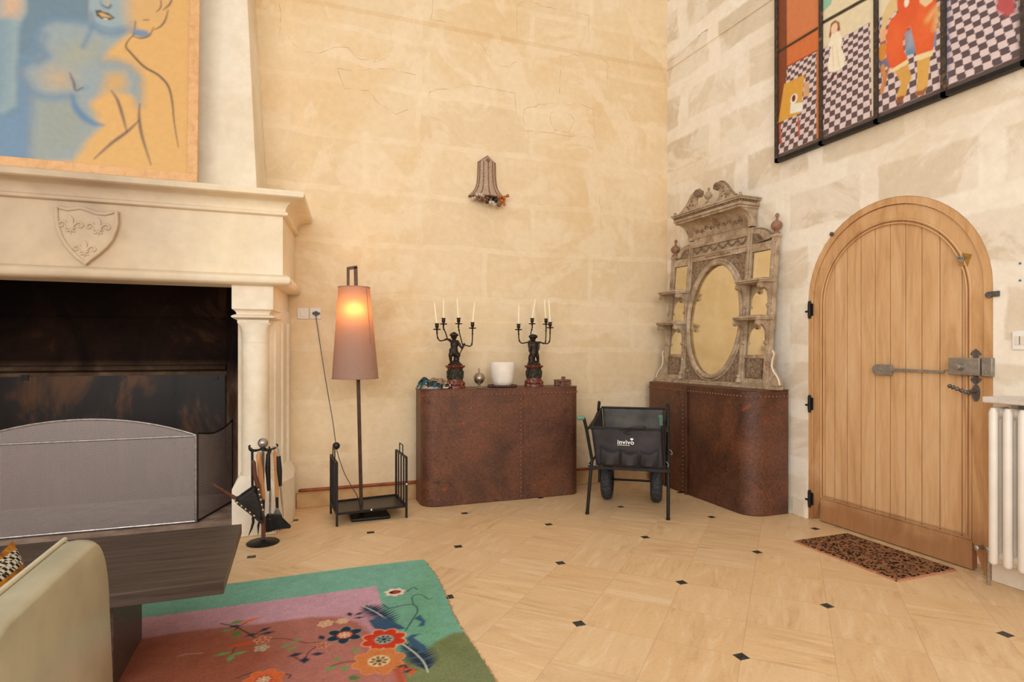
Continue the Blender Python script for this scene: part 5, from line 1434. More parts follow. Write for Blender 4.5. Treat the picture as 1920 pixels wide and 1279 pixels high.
# ================================================================== THINGS ON THE LEFT TANK
TZ = .942
def t1(px, y=4.80): return on_y(px, 700, y)[0]
def candle(x, y, z, tip, label, r=.0095):
    """leaning tapered candle standing in a cup; tip = top point"""
    o = MB(); p0 = Vector((x, y, z)); p1 = Vector(tip); d = p1-p0
    o.tube([p0, p0+d*.86, p0+d*.94, p1], [r, r*.82, r*.6, .0012], 14)
    return tag(o.build('candle', M['candle'], None, (x, y, z), smooth=60), label, 'candle', 'ivory candles in the candelabra')
def candelabrum(px, Y, cups, pose, label, clabels):
    cx, _ = on_y(px, 700, Y); S = 1.0
    t = thing('candelabrum', label, 'candelabrum', (cx, Y, TZ))
    zt = on_y(px, 685, Y)[1]; H = zt-TZ       # pedestal height
    b = MB(); b.lathe([(.086, 0), (.086, .018), (.080, .024), (.084, .034), (.084, .042), (.074, .055), (.066, .066), (.066, .074)], (cx, Y, TZ), 32); b.build('marble_foot', M['red_marble'], t, smooth=50)
    b = MB(); b.lathe([(.064, .072), (.066, .078), (.063, .086), (.063, H-.036), (.066, H-.030), (.064, H-.026)], (cx, Y, TZ), 32); dr = b.build('relief_drum', M['bronze_relief'], t, smooth=50)
    b = MB()
    for k in range(10):
        a = 2*PI*k/10; 
        for j in range(3): b.ball((cx+.064*math.cos(a+j*.12), Y+.064*math.sin(a+j*.12), TZ+.095+j*(H-.15)/2.2), .011, (.9, .9, 1.5), 8, 5)
    b.build('drum_relief', M['bronze_relief'], dr)
    b = MB(); b.lathe([(.066, H-.027), (.070, H-.022), (.082, H-.014), (.084, H-.004), (.078, H), (.0, H)], (cx, Y, TZ), 32); b.build('marble_cap', M['red_marble'], t, smooth=50)
    # figure: one continuous remeshed body
    Z0 = TZ+H
    def P(x, y, z): return (cx+x, Y+y, Z0+z)
    b = MB()
    b.lathe([(.060, 0), (.058, .010), (.044, .020), (.036, .032), (.02, .040), (0, .042)], (cx, Y, Z0), 16, sx=1.05, sy=.9)
    for q in pose['limbs']:
        pts = [P(*p[:3]) for p in q]; b.tube(pts, [p[3] for p in q], 10)
        for p in (q[0], q[-1]): b.ball(P(*p[:3]), p[3], (1, 1, 1), 10, 6)
    for (x, y, z, r, sc_) in pose['balls']: b.ball(P(x, y, z), r, sc_, 14, 9)
    fig = b.build('cherub_figure', M['bronze'], t, smooth=0)
    rm = fig.modifiers.new('remesh', 'REMESH'); rm.mode = 'VOXEL'; rm.voxel_size = .0028; rm.use_smooth_shade = True
    sm = fig.modifiers.new('smooth', 'SMOOTH'); sm.factor = .5; sm.iterations = 2
    b = MB()      # curls of hair
    hx, hy, hz, hr = pose['head']
    rnd = random.Random(4)
    for k in range(26):
        a = rnd.uniform(0, 2*PI); e = rnd.uniform(.15, 1.5); b.ball(P(hx+hr*.95*math.cos(a)*math.cos(e), hy+hr*.95*math.sin(a)*math.cos(e)+.003, hz+.004+hr*.9*math.sin(e)), .008, (1,1,1), 7, 5)
    b.build('hair', M['bronze'], fig)
    # arms with drip pans and cups
    k = 0
    for (cpx, cpy, dy, root, tip, lab) in cups:
        x, zc = on_y(cpx, cpy, Y+dy); y = Y+dy            # (x, zc) = rim of the candle cup
        c0 = Vector((x, y, zc))
        r0 = Vector(P(*root)); low = min(r0.z, zc-.085)-.012
        pts = [r0, r0.lerp(Vector((x, y, low)), .35)+Vector((0, 0, -.004 if r0.z < zc-.09 else .012)), Vector((r0.x+(x-r0.x)*.72, r0.y+(y-r0.y)*.72, low)), Vector((x-(x-r0.x)*.05, y, low+.028)), Vector((x, y, zc-.066)), Vector((x, y, zc-.052))]
        if abs(x-r0.x) < .05: pts = [r0, Vector((r0.x+(x-r0.x)*.3, y, r0.z+(zc-r0.z)*.35)), Vector((x, y, zc-.085)), Vector((x, y, zc-.052))]
        L = spline(pts, 6); rr = [.0052+.0042*max(0, (i/len(L)-.68)*3) for i in range(len(L))]
        b = MB(); b.tube(L, rr, 10)
        for q in (.55, .72): p = L[int(len(L)*q)]; b.ball(p, .008, (1, 1, 1.3), 8, 5)
        b.lathe([(.008, -.054), (.030, -.053), (.033, -.049), (.027, -.044), (.008, -.042), (.008, -.038), (.014, -.034), (.0155, -.022), (.0145, -.006), (.020, -.002), (.021, 0), (.011, .001), (.010, -.02)], (x, y, zc), 20)
        b.build('candle_arm', M['bronze'], t, smooth=50)
        tx, tz = on_y(tip[0], tip[1], Y+dy)
        candle(x, y, zc-.018, (tx, y, tz), clabels[k]); k += 1
    return t
poseA = dict(head=(-.012, -.004, .243, .026),
    balls=[(-.012, -.004, .240, .027, (1, 1, 1.08)), (-.012, -.010, .252, .036, (1.1, 1.0, .45)), (-.008, 0, .172, .034, (1, .8, 1.35)), (-.016, .002, .125, .033, (1.1, .85, .85)), (-.012, -.03, .236, .006, (1, 1, 1)),
           (.012, .006, .05, .026, (1, 1, 1.6)), (.022, .004, .085, .022, (1.1, 1, 1.2))],
    limbs=[[(-.008, 0, .10, .03), (-.008, 0, .19, .030), (-.010, 0, .208, .014), (-.012, 0, .225, .013)],
           [(-.028, -.004, .12, .021), (-.044, -.012, .085, .018), (-.040, -.004, .045, .012), (-.038, -.002, .020, .009), (-.030, -.018, .012, .008)],
           [(.004, 0, .12, .021), (.016, -.012, .082, .018), (.018, -.004, .045, .013), (.018, 0, .02, .010), (.024, -.016, .012, .008)],
           [(-.034, 0, .198, .014), (-.052, -.004, .212, .011), (-.074, -.006, .218, .008), (-.086, -.006, .216, .007)],
           [(.018, 0, .198, .014), (.036, -.006, .172, .012), (.046, -.014, .150, .009), (.060, -.014, .145, .008)],
           [(.040, -.01, .100, .004), (.060, -.012, .145, .007), (.074, -.012, .175, .011)]])
poseB = dict(head=(-.012, -.004, .238, .027),
    balls=[(-.012, -.004, .236, .028, (1, 1, 1.08)), (-.010, -.008, .250, .036, (1.15, 1.0, .6)), (.0, 0, .170, .036, (1, .8, 1.35)), (.002, .002, .120, .035, (1.1, .9, .9)),
           (-.022, .006, .055, .028, (1, 1, 1.9)), (-.02, .006, .02, .034, (1, 1, .8))],
    limbs=[[(0, 0, .10, .03), (0, 0, .19, .030), (-.006, 0, .206, .014), (-.010, 0, .225, .013)],
           [(-.016, -.004, .12, .020), (-.010, -.016, .082, .017), (-.004, -.006, .045, .013), (-.002, -.002, .02, .010), (-.004, -.018, .012, .008)],
           [(.018, 0, .12, .021), (.030, -.008, .082, .017), (.038, -.002, .045, .012), (.042, 0, .02, .010), (.048, -.014, .012, .008)],
           [(-.026, 0, .198, .014), (-.040, -.006, .165, .012), (-.046, -.014, .125, .010), (-.038, -.018, .108, .008)],
           [(.028, 0, .196, .014), (.044, -.006, .190, .011), (.040, -.012, .150, .009), (.030, -.016, .125, .008)],
           [(.028, .004, .200, .010), (.052, 0, .200, .009), (.064, 0, .202, .008)],
           [(-.04, .002, .150, .011), (-.05, -.004, .19, .010), (-.044, -.004, .212, .008)]])
candelabrum(853.5, 4.80, [(819.3, 606.5, -.03, (-.066, -.006, .216), (814.5, 567), ''), (831.6, 596.6, .05, (-.066, -.006, .216), (831.8, 560), ''),
    (859.9, 596.2, .05, (.062, -.012, .165), (856.8, 559), ''), (886.0, 604.5, -.02, (.070, -.012, .172), (890.2, 566), '')], poseA,
    'bronze cherub candelabrum on a red marble foot, beside the fabric roses',
    ['outermost left candle on the candelabrum beside the fabric roses', 'second candle from the left on the candelabrum beside the fabric roses', 'third candle from the left on the candelabrum beside the fabric roses', 'outermost right candle on the candelabrum beside the fabric roses'])
candelabrum(1001, 4.80, [(972.3, 607.5, -.02, (-.046, -.004, .205), (973.2, 571.5), ''), (997.8, 596.8, .05, (-.014, .02, .20), (1003.8, 560.7), ''),
    (1023.9, 597.6, .05, (.060, 0, .202), (1020.6, 560.7), ''), (1031.5, 604.2, -.03, (.060, 0, .202), (1029.2, 560.5), '')], poseB,
    'bronze cherub candelabrum on a red marble foot, between white pot and rusty iron piece',
    ['outermost left candle on the candelabrum beside the rusty iron piece', 'second candle from the left on the candelabrum beside the rusty iron piece', 'third candle from the left on the candelabrum beside the rusty iron piece', 'outermost right candle on the candelabrum beside the rusty iron piece'])

# white pot on a beaded trivet
tx = t1(942, 4.80); b = MB()
b.lathe([(.10, .004), (.112, .006), (.112, .010), (0, .011)], (tx, 4.80, TZ), 32)
tr = b.build('trivet', M['beads_dark']); tag(tr, 'round trivet of dark wooden beads under the white pot', 'trivet')
b = MB()
for k in range(30): a = 2*PI*k/30; b.ball((tx+.118*math.cos(a), 4.80+.118*math.sin(a), TZ+.011), .0115, (1,1,1), 8, 6)
b.build('bead_ring', M['beads_dark'], tr)
b = MB(); zp = TZ+.012
b.lathe([(.062, 0), (.078, .010), (.088, .035), (.098, .08), (.105, .13), (.110, .195), (.108, .200), (.104, .196), (.098, .13), (.090, .08), (.07, .03), (0, .025)], (tx+.002, 4.80, zp), 40)
pt = b.build('white_pot', M['ceramic'], None, (tx, 4.80, zp), smooth=60); tag(pt, 'matt white tapered ceramic pot on the beaded trivet', 'pot')
# silver lidded ball on a foot
x = t1(898.3, 4.82); s = thing('silver_pot', 'small round tarnished silver pot with lid on a foot', 'silver pot', (x, 4.82, TZ))
b = MB(); b.lathe([(.036, 0), (.034, .005), (.014, .012), (.009, .022), (.014, .030), (.030, .038), (.042, .055), (.046, .074), (.046, .078), (0, .078)], (x, 4.82, TZ), 28); b.build('bowl', M['silver'], s, smooth=60)
b = MB(); b.lathe([(.048, .078), (.047, .083), (.044, .098), (.034, .115), (.018, .124), (.005, .127), (.004, .134), (.009, .140), (.009, .146), (.003, .152), (.006, .158), (0, .163)], (x, 4.82, TZ), 28); b.build('lid', M['silver'], s, smooth=60)
b = MB(); b.tube([(x+.045, 4.82, TZ+.085), (x+.056, 4.82, TZ+.082), (x+.054, 4.82, TZ+.074), (x+.045, 4.82, TZ+.076)], .003, 6); b.build('clasp', M['silver'], s)
# rusty iron piece: oval lid on stubby feet with a tab
x = t1(1054.5, 4.80); s = thing('iron_ornament', 'small rusty iron lidded piece at the right end of the tank', 'iron ornament', (x, 4.80, TZ))
b = MB(); b.prism([(x+.082*math.cos(a), 4.80+.05*math.sin(a)) for a in np.linspace(0, 2*PI, 9)[:-1]+.39], TZ+.038, TZ+.056, 'z'); pb = b.build('plate', M['rust_small'], s, bevel=.004)
b = MB(); b.box(x-.075, x-.03, 4.775, 4.82, TZ, TZ+.04); b.box(x+.01, x+.075, 4.77, 4.82, TZ+.008, TZ+.04); b.box(x-.03, x+.01, 4.76, 4.80, TZ+.012, TZ+.04); b.build('foot_block', M['rust_small'], s, bevel=.006)
b = MB(); b.box(x-.008, x+.030, 4.80, 4.808, TZ+.052, TZ+.082); b.ball((x-.01, 4.77, TZ+.058), .007); b.build('tab', M['rust_small'], s, bevel=.002)

# fabric roses and ribbon on a white dish
x = t1(811, 4.78)
dish = thing('flower_dish', 'white dish under the fabric roses', 'dish', (x, 4.77, TZ))
b = MB(); b.prism([(x-.075+0, 4.725), (x+.088, 4.715), (x+.080, 4.80), (x-.06, 4.81)], TZ, TZ+.028, 'z'); b.build('dish_body', M['white_plastic'], dish, bevel=.008)
b = MB(); b.tube([(x+.05, 4.700, TZ+.012), (x+.10, 4.695, TZ+.010), (x+.125, 4.70, TZ+.022), (x+.128, 4.705, TZ+.036)], .005, 8); b.build('dish_rim', M['white_plastic'], dish)
fl = thing('fabric_roses', 'taupe and teal fabric roses with dark leaves lying at the left end of the tank', 'fabric flowers', (x, 4.77, TZ+.028))
def petal(b, c, R, tilt, ang, wd, curl=.5):
    """a curled petal patch"""
    vs = []; nU, nV = 6, 5
    for i in range(nU+1):
        for j in range(nV+1):
            u = (i/nU-.5)*wd; v = j/nV
            r = R*(.25+.75*v); a = ang+u; zz = R*(.10+.55*math.sin(v*PI*.75)*curl)+tilt*v*R
            vs.append((c[0]+r*math.cos(a), c[1]+r*math.sin(a)*.9, c[2]+zz-.25*R*(abs(i/nU-.5)*2)**2*v))
    fs = [(i*(nV+1)+j, (i+1)*(nV+1)+j, (i+1)*(nV+1)+j+1, i*(nV+1)+j+1) for i in range(nU) for j in range(nV)]
    b.add(vs, fs)
def rose(nm, c, R, mat, n=3):
    b = MB(); 
    for ring_, (rr_, k_, cu, ti) in enumerate(((R, 6, .5, .0), (R*.72, 5, .8, .25), (R*.45, 4, 1.1, .5), (R*.24, 3, 1.5, .8))):
        for k in range(k_): petal(b, c, rr_, ti, 2*PI*k/k_+ring_*.5, 2*PI/k_*1.25, cu)
    o = b.build(nm, mat, fl, smooth=80); so = o.modifiers.new('thick', 'SOLIDIFY'); so.thickness = .0025; return o
rose('rose', (x+.030, 4.750, TZ+.052), .070, M['taupe']); rose('rose', (x+.082, 4.715, TZ+.036), .042, M['taupe'])
def leafm(nm, c, L, wd, ang, mat, rise=.02, tilt=0):
    b = MB(); vs = []; n = 7
    for i in range(n+1):
        t = i/n; w_ = wd*math.sin(PI*min(t*.97+.015, 1)); zz = c[2]+rise*math.sin(t*PI)+tilt*t*L
        px_, py_ = c[0]+L*t*math.cos(ang), c[1]+L*t*math.sin(ang)
        for j in (-1, 0, 1): vs.append((px_-j*w_*math.sin(ang), py_+j*w_*math.cos(ang), zz-abs(j)*wd*.5+ (.004*math.sin(i*2.2) if j else 0)))
    b.add(vs, [(i*3+j, (i+1)*3+j, (i+1)*3+j+1, i*3+j+1) for i in range(n) for j in (0, 1)])
    o = b.build(nm, mat, fl, smooth=80); so = o.modifiers.new('thick', 'SOLIDIFY'); so.thickness = .002
for c, L_, wd, ang, m_, ri, ti in (((x-.03, 4.75, TZ+.050), .10, .032, 3.6, 'teal', .045, -.35), ((x-.02, 4.78, TZ+.060), .10, .030, 3.1, 'dark_green', .045, -.15), ((x-.01, 4.73, TZ+.055), .08, .030, 4.0, 'dark_green', .02, -.3),
    ((x+.0, 4.74, TZ+.055), .07, .028, 4.6, 'teal', .02, -.4), ((x+.03, 4.735, TZ+.05), .075, .028, 5.0, 'dark_green', .015, -.5), ((x+.06, 4.74, TZ+.05), .08, .024, 5.6, 'dark_green', .012, -.3), ((x-.07, 4.76, TZ+.07), .075, .026, 3.3, 'teal', .02, -.8),
    ((x-.055, 4.745, TZ+.065), .07, .030, 2.8, 'dark_green', .03, -.2), ((x-.035, 4.76, TZ+.075), .06, .026, 5.0, 'teal', .012, -.4), ((x-.02, 4.80, TZ+.07), .09, .03, .4, 'dark_green', .02, 0)):
    leafm('leaf', c, L_, wd, ang, M[m_], ri, ti)
b = MB(); b.tube(spline([(x-.14, 4.74, TZ+.009), (x-.10, 4.715, TZ+.014), (x-.07, 4.70, TZ+.009), (x-.11, 4.73, TZ+.03), (x-.09, 4.745, TZ+.045), (x-.05, 4.74, TZ+.025)], 5), .006, 6); b.build('ribbon', M['taupe'], fl)

# ================================================================== BEADED WALL SCONCE
cx, _z = on_y(913.5, 330, 5.03)
sc_o = thing('wall_sconce', 'bell shaped beaded wall sconce with a cluster of coloured beads below', 'sconce', (cx, YB, 2.55))
prof = [(.078, 2.93), (.080, 2.86), (.082, 2.80), (.088, 2.745), (.100, 2.70), (.125, 2.66), (.158, 2.628), (.165, 2.618)]
b = MB()
b.lathe([(r, z) for r, z in prof], (cx, YB-.004, 0), 28, PI, 2*PI, 1, .62)
n = 12; vs = [(cx-.078, YB-.01, 2.93), (cx-.045, YB-.02, 2.955), (cx, YB-.03, 2.985), (cx+.045, YB-.02, 2.955), (cx+.078, YB-.01, 2.93)]
vs2 = [(cx+.078*math.cos(a), YB-.004+.078*.62*math.sin(a), 2.93) for a in np.linspace(PI, 2*PI, 5)]
b.add(vs+vs2, [(i, i+1, 5+i+1, 5+i) for i in range(4)])
bell = b.build('bead_shade', mk('woven_beads', rgb(196,168,140), rgb(150,122,98), 90, .55, 0, .5, 90, bdist=.003), sc_o, smooth=50)
b = MB()
for a in np.linspace(PI, 2*PI, 7):
    for i in range(len(prof)-1):
        (r0, z0_), (r1_, z1_) = prof[i], prof[i+1]; L_ = math.hypot(r1_-r0, z1_-z0_); k_ = max(1, int(L_/.0135))
        for j in range(k_):
            t_i = j/k_; r = r0+(r1_-r0)*t_i+.002; z = z0_+(z1_-z0_)*t_i; b.ball((cx+r*math.cos(a), YB-.004+r*.62*math.sin(a), z), .006, (1,1,1), 6, 4)
for i in range(9):
    t_i = i/8; b.ball((cx-.078+.078*t_i, YB-.012-.018*t_i, 2.93+.055*t_i), .0055, (1,1,1), 6, 4); b.ball((cx+.078-.078*t_i, YB-.012-.018*t_i, 2.93+.055*t_i), .0055, (1,1,1), 6, 4)
for i in range(22): a = PI+PI*i/21; b.ball((cx+.165*math.cos(a), YB-.004+.165*.62*math.sin(a), 2.617), .0075, (1,1,1), 6, 4)
b.ball((cx, YB-.045, 2.94), .018, (1, .8, 1.2), 10, 6)
b.build('bead_strings', M['brown_beads'], bell)
rnd = random.Random(11)
for nm, mt, lst in (('amber_bead', 'amber', [(.105,2.60,5,.03), (.14,2.615,5,.025), (.12,2.565,4,.02)]), ('black_bead', 'black_beads', [(.03,2.60,7,.03), (.06,2.585,5,.02), (-.03,2.56,2,.01)]),
                    ('pale_bead', 'pale_beads', [(.02,2.565,5,.018), (-.12,2.61,6,.03), (.035,2.55,3,.014), (-.07,2.605,4,.02)]), ('brown_bead', 'brown_beads', [(-.09,2.585,5,.022), (-.045,2.582,4,.014), (.0,2.59,3,.02), (.09,2.55,2,.012)])):
    for (dx, z, k_, sp) in lst:
        for _ in range(k_):
            b = MB(); p = (cx+dx+rnd.uniform(-sp, sp), YB-.055-rnd.uniform(0, .045), z+rnd.uniform(-sp, sp)*.8); b.ball(p, rnd.uniform(.012, .018), (1,1,1), 9, 6); b.build(nm, M[mt], sc_o)

# ================================================================== GARDEN CART
O2 = Vector((2.097, 4.07, 0)); Wd = Vector((.817, -.577, 0)); Dp = Vector((.577, .817, 0))
CM = Matrix(((Wd.x, Dp.x, 0, O2.x), (Wd.y, Dp.y, 0, O2.y), (0, 0, 1, 0), (0, 0, 0, 1)))
cart = thing('garden_cart', 'black folding canvas cart with two wheels between the riveted tanks', 'cart', tuple(O2+Wd*.3+Dp*.35))
def MBc(): b = MB(); b.M = CM; return b
# local: x across (0..0.6), y away, z up
for x, x2, nm in ((-.0, .028, 'l'), (.60, .575, 'r')):
    b = MBc(); b.tube([(x, 0, 0), (x2 if nm == 'l' else .602, .015, .36), (.035 if nm == 'l' else .60, .03, .42)], .013, 10); b.cyl((x, 0, .0), (x, 0, .012), .015); b.build('front_leg', M['iron'], cart)
b = MBc(); b.bar((.012, .0, .362), (.615, .0, .362), .016, .022); b.build('lower_rail', M['iron'], cart)
FZ, RZ_ = .655, .755
b = MBc(); b.tube([(.02, .03, FZ+.004), (.58, .03, FZ+.002)], .013, 10); b.build('front_rail', M['iron'], cart)
b = MBc(); b.tube([(.03, .70, RZ_), (.57, .70, RZ_)], .010, 10); b.build('rear_rail', M['iron'], cart)
b = MBc(); b.tube([(.04, .58, .155), (.56, .58, .155)], .009, 8); b.build('axle', M['iron'], cart)
for x, q in ((.01, -1), (.59, 1)):
    b = MBc(); b.tube([(x, .70, .80), (x+q*.004, .69, RZ_), (x-q*.006, .66, .16), (x-q*.006, .64, .11)], .012, 10); b.build('rear_post', M['iron'], cart)
    b = MBc(); b.tube([(x+q*.005, .02, FZ), (x, .36, (FZ+RZ_)/2-.02), (x, .70, RZ_-.01)], .010, 8); b.build('side_rail', M['iron'], cart)
    b = MBc(); b.tube([(x, .02, .37), (x, .65, .37)], .010, 8); b.build('floor_rail', M['iron'], cart)
# front right upright runs tall
b = MBc(); b.tube([(.603, .02, .38), (.600, .13, .60), (.598, .20, .795)], .013, 10); b.ball((.598, .20, .797), .014); b.build('side_upright', M['iron'], cart)
b = MBc(); b.tube([(.01, .62, .74), (.012, .66, .80)], .012, 10); b.ball((.012, .66, .802), .013); b.build('side_upright', M['iron'], cart)
# handles folded forward, with green grips
for x, x1_, g in ((.035, -.022, -1), (.575, .560, 1)):
    b = MBc(); b.tube([(x, .03, .40), (x1_+(x-x1_)*.3, .0, .65), (x1_, -.02, .735), (x1_+g*.008, -.02, .745)], .0125, 10); hd = b.build('handle', M['iron'], cart)
    b = MBc(); 
    if g < 0: b.tube([(x1_+.004, -.02, .742), (x1_-.05, -.035, .738)], [.017, .018], 12)
    else: b.tube([(x1_-.01, -.02, .70), (x1_-.015, -.03, .775)], [.016, .018], 12)
    b.build('grip', M['green_grip'], hd, bevel=.003)
# canvas tub
def cloth(nm, corners, mat, nx=18, ny=14, bulge=.012, wr=.004, seed=1):
    """bilinear patch with soft folds: corners bl, br, tr, tl in cart space"""
    b = MBc(); bl, br_, tr_, tl = [Vector(c) for c in corners]
    nrm = (br_-bl).cross(tl-bl).normalized(); vs = []
    rnd = random.Random(seed); ph = [rnd.uniform(0, 6) for _ in range(6)]
    for j in range(ny+1):
        for i in range(nx+1):
            u, v = i/nx, j/ny; p = (bl*(1-u)+br_*u)*(1-v)+(tl*(1-u)+tr_*u)*v
            e = math.sin(PI*u)*math.sin(PI*v)
            d = bulge*e+wr*(math.sin(9*u+6*v+ph[0])+.7*math.sin(17*u-8*v+ph[1])+.5*math.sin(25*v+5*u+ph[2]))*min(1, e*3)
            vs.append(p+nrm*d)
    b.add(vs, [(j*(nx+1)+i, j*(nx+1)+i+1, (j+1)*(nx+1)+i+1, (j+1)*(nx+1)+i) for j in range(ny) for i in range(nx)])
    o = b.build(nm, mat, cart, smooth=80, fix=False); so = o.modifiers.new('thick', 'SOLIDIFY'); so.thickness = .004; so.offset = 0
    return o
tub = cloth('canvas_front', [(.065, .045, .372), (.565, .03, .365), (.572, .022, FZ+.012), (.028, .022, FZ+.012)], M['fabric_black'], bulge=.014, seed=2)
cloth('canvas_rear', [(.07, .60, .385), (.53, .60, .385), (.565, .70, RZ_+.008), (.035, .70, RZ_+.008)], M['fabric_in'], bulge=-.02, seed=3)
cloth('canvas_side', [(.065, .60, .385), (.065, .045, .372), (.026, .03, FZ+.012), (.03, .70, RZ_+.008)], M['fabric_black'], bulge=.01, seed=4)
cloth('canvas_side', [(.55, .045, .372), (.55, .60, .385), (.57, .70, RZ_+.008), (.575, .03, FZ+.012)], M['fabric_black'], bulge=.01, seed=5)
cloth('canvas_floor', [(.06, .045, .372), (.56, .045, .372), (.54, .60, .385), (.065, .60, .385)], M['fabric_in'], bulge=0, seed=6)
# three pockets with sagging tops
for k, (u0, u1) in enumerate(((.10, .245), (.255, .385), (.395, .53))):
    b = MBc(); vs = []; n = 8; zt0, zt1 = (.548, .545) if k != 1 else (.540, .535); zt0, zt1 = ((.530, .508), (.505, .505), (.508, .524))[k]
    for i in range(n+1):
        t_ = i/n; x = u0+(u1-u0)*t_; sag_ = .034*math.sin(PI*t_)**.8; zt_ = zt0+(zt1-zt0)*t_-sag_; yb2 = .014-.020*math.sin(PI*t_)
        vs += [(x, .022, .385), (x, yb2-.004, .39), (x, yb2-.002, .46), (x, yb2, zt_)]
    b.add(vs, [(i*4+j, (i+1)*4+j, (i+1)*4+j+1, i*4+j+1) for i in range(n) for j in range(3)])
    o = b.build('pocket', M['fabric_black'], tub, smooth=80, fix=False); so = o.modifiers.new('thick', 'SOLIDIFY'); so.thickness = .003
    b = MBc(); b.tube([(vs[i*4+3][0], vs[i*4+3][1]-.001, vs[i*4+3][2]) for i in range(n+1)], .004, 6); b.build('pocket_hem', M['fabric_black2'], o)
# strap looped on the front rail
b = MBc(); L_ = spline([(.24, .012, FZ+.0), (.30, .0, FZ+.014), (.36, .0, FZ+.030), (.43, .004, FZ+.028), (.42, .01, FZ+.012), (.34, .0, FZ+.004), (.28, .0, FZ-.018), (.33, .0, FZ-.030)], 6); b.tube(L_, .0055, 6); b.build('strap', M['black_plastic'], cart)
# printed maker mark on the front canvas
rot = Matrix(((Wd.x, 0, -Dp.x), (Wd.y, 0, -Dp.y), (0, 1, 0))).to_4x4()
def text(body, x, z, size, bold=0.0, y=.004, sx=1.0):
    cu = D.curves.new('print', 'FONT'); cu.body = body; cu.size = size; cu.extrude = .0004; cu.offset = bold; cu.space_character = 1.08
    tmp = D.objects.new('tmp', cu); me = D.meshes.new_from_object(tmp); D.objects.remove(tmp); me.name = 'printed_name'
    o = D.objects.new('printed_name', me); C.objects.link(o); me.materials.clear(); me.materials.append(M['white'])
    p = CM @ Vector((x, y, z)); wlp = WL[tub.name]
    o.parent = tub; o.matrix_local = Matrix.Translation(p-wlp) @ rot @ Matrix.Diagonal((sx, 1, 1, 1)); return o
text('invivo', .228, .548, .046, .0009, y=-.002, sx=1.06)
b = MBc()
for k in range(11): b.box(.229+k*.0085, .2350+k*.0085, -.003, -.002, .5375, .5415)
b.build('small_print', M['white'], tub)
b = MBc()
for q in (1, -1): b.ball((.336+q*.0052, -.003, .588), .0075, (.9, .2, .9), 10, 6)
b.prism([(.3265, .585), (.3455, .585), (.336, .575)], -.004, -.002, 'y')
b.build('heart_print', M['white'], tub)
# wheels
for x in (.098, .502):
    b = MBc(); tw, R_w = .094, .155; vs = []; n, m = 40, 12
    for i in range(n):
        a = 2*PI*i/n
        for j in range(m):
            t_ = 2*PI*j/m; rr2 = R_w-.046+.046*abs(math.cos(t_))**.7*(1 if math.cos(t_) > 0 else -1)+(.0035 if (i+j) % 2 else 0); vs.append((x+tw*.5*math.sin(t_)*1.0, .52+rr2*math.sin(a), R_w+rr2*math.cos(a)))
    b.add(vs, [(i*m+j, ((i+1) % n)*m+j, ((i+1) % n)*m+(j+1) % m, i*m+(j+1) % m) for i in range(n) for j in range(m)])
    wh = b.build('wheel', M['tyre'], cart, smooth=60)
    b = MBc(); b.cyl((x-.02, .52, R_w), (x+.02, .52, R_w), .085, .085, 24); b.build('wheel_hub', M['black_plastic'], wh)
# spring clips
for p in ((.61, .03, .52), (.585, .02, .43), (.03, -.01, .42)):
    b = MBc(); q = -1 if p[0] < .3 else 1; b.tube(spline([(p[0], p[1]-.014, p[2]), (p[0]+q*.012, p[1]-.024, p[2]-.01), (p[0]+q*.02, p[1]-.024, p[2]-.03), (p[0]+q*.008, p[1]-.02, p[2]-.036)], 4), .0028, 6); b.build('spring_clip', M['steel'], cart)

# ================================================================== RADIATOR
ra = thing('radiator', 'white cast column radiator with marble shelf right of the door', 'radiator', (3.47, 1.8, .12))
y = 2.046; k = 0
while y > 1.25:
    b = MB()
    for xx, r in ((3.425, .021), (3.475, .019), (3.525, .019)):
        b.tube([(xx, y, .135), (xx, y, .15), (xx, y, .93), (xx, y, .955)], [r*.6, r, r, r*.6], 14)
    for z0_, z1_ in ((.145, .20), (.895, .955)):
        b.box(3.425, 3.525, y-.014, y+.014, z0_, z1_)
    for z in (.175, .925): b.cyl((3.475, y+.0335, z), (3.475, y-.0335, z), .026, .026, 12)
    b.box(3.425, 3.525, y-.005, y+.005, .52, .545)
    b.build('radiator_section', M['radiator'], ra, bevel=.004, smooth=50); y -= .067; k += 1
b = MB(); b.box(3.395, WX-.002, 1.2, 2.085, .978, 1.012); b.build('marble_shelf', M['marble_top'], ra, bevel=.006)
b = MB(); b.box(3.54, WX-.002, 2.0, 2.03, .30, .978); b.build('wall_bracket', M['radiator'], ra)
b = MB(); b.box(3.54, WX-.002, 1.3, 1.33, .30, .978); b.build('wall_bracket', M['radiator'], ra)
b = MB(); b.cyl((3.475, 2.10, .175), (3.475, 2.07, .175), .014, .014, 12); b.cyl((3.475, 2.10, .175), (3.475, 2.10, .0), .009, .009, 10); b.ball((3.475, 2.10, .19), .018); b.build('valve', M['steel'], ra)

# ================================================================== FIREPLACE TOOLS
def tp(x, y_, Y=4.18): return on_y(400+x/4.567, 780+y_/4.567, Y)
sxx, syy = -.204, 4.18
st_ = thing('tool_stand', 'black fire tool stand with steel ball top and round foot', 'tool stand', (sxx, syy, 0))
b = MB(); b.lathe([(.100, 0), (.102, .005), (.096, .010), (.03, .014), (.014, .024), (0, .024)], (sxx, syy, 0), 36); b.build('base', M['iron'], st_, smooth=40)
zb2 = tp(420, 232)[1]
b = MB(); b.cyl((sxx, syy, .02), (sxx, syy, .30), .0115, .009, 14); b.cyl((sxx, syy, .30), (sxx, syy, zb2-.02), .009, .009, 14); b.build('pole', M['wrought'], st_)
b = MB(); b.ball((sxx, syy, zb2), .032, (1, 1, 1), 24, 16); b.build('ball_top', M['steel'], st_, smooth=80)
b = MB(); zr2 = zb2-.036
b.cyl((sxx, syy, zr2-.01), (sxx, syy, zr2+.004), .02, .02)
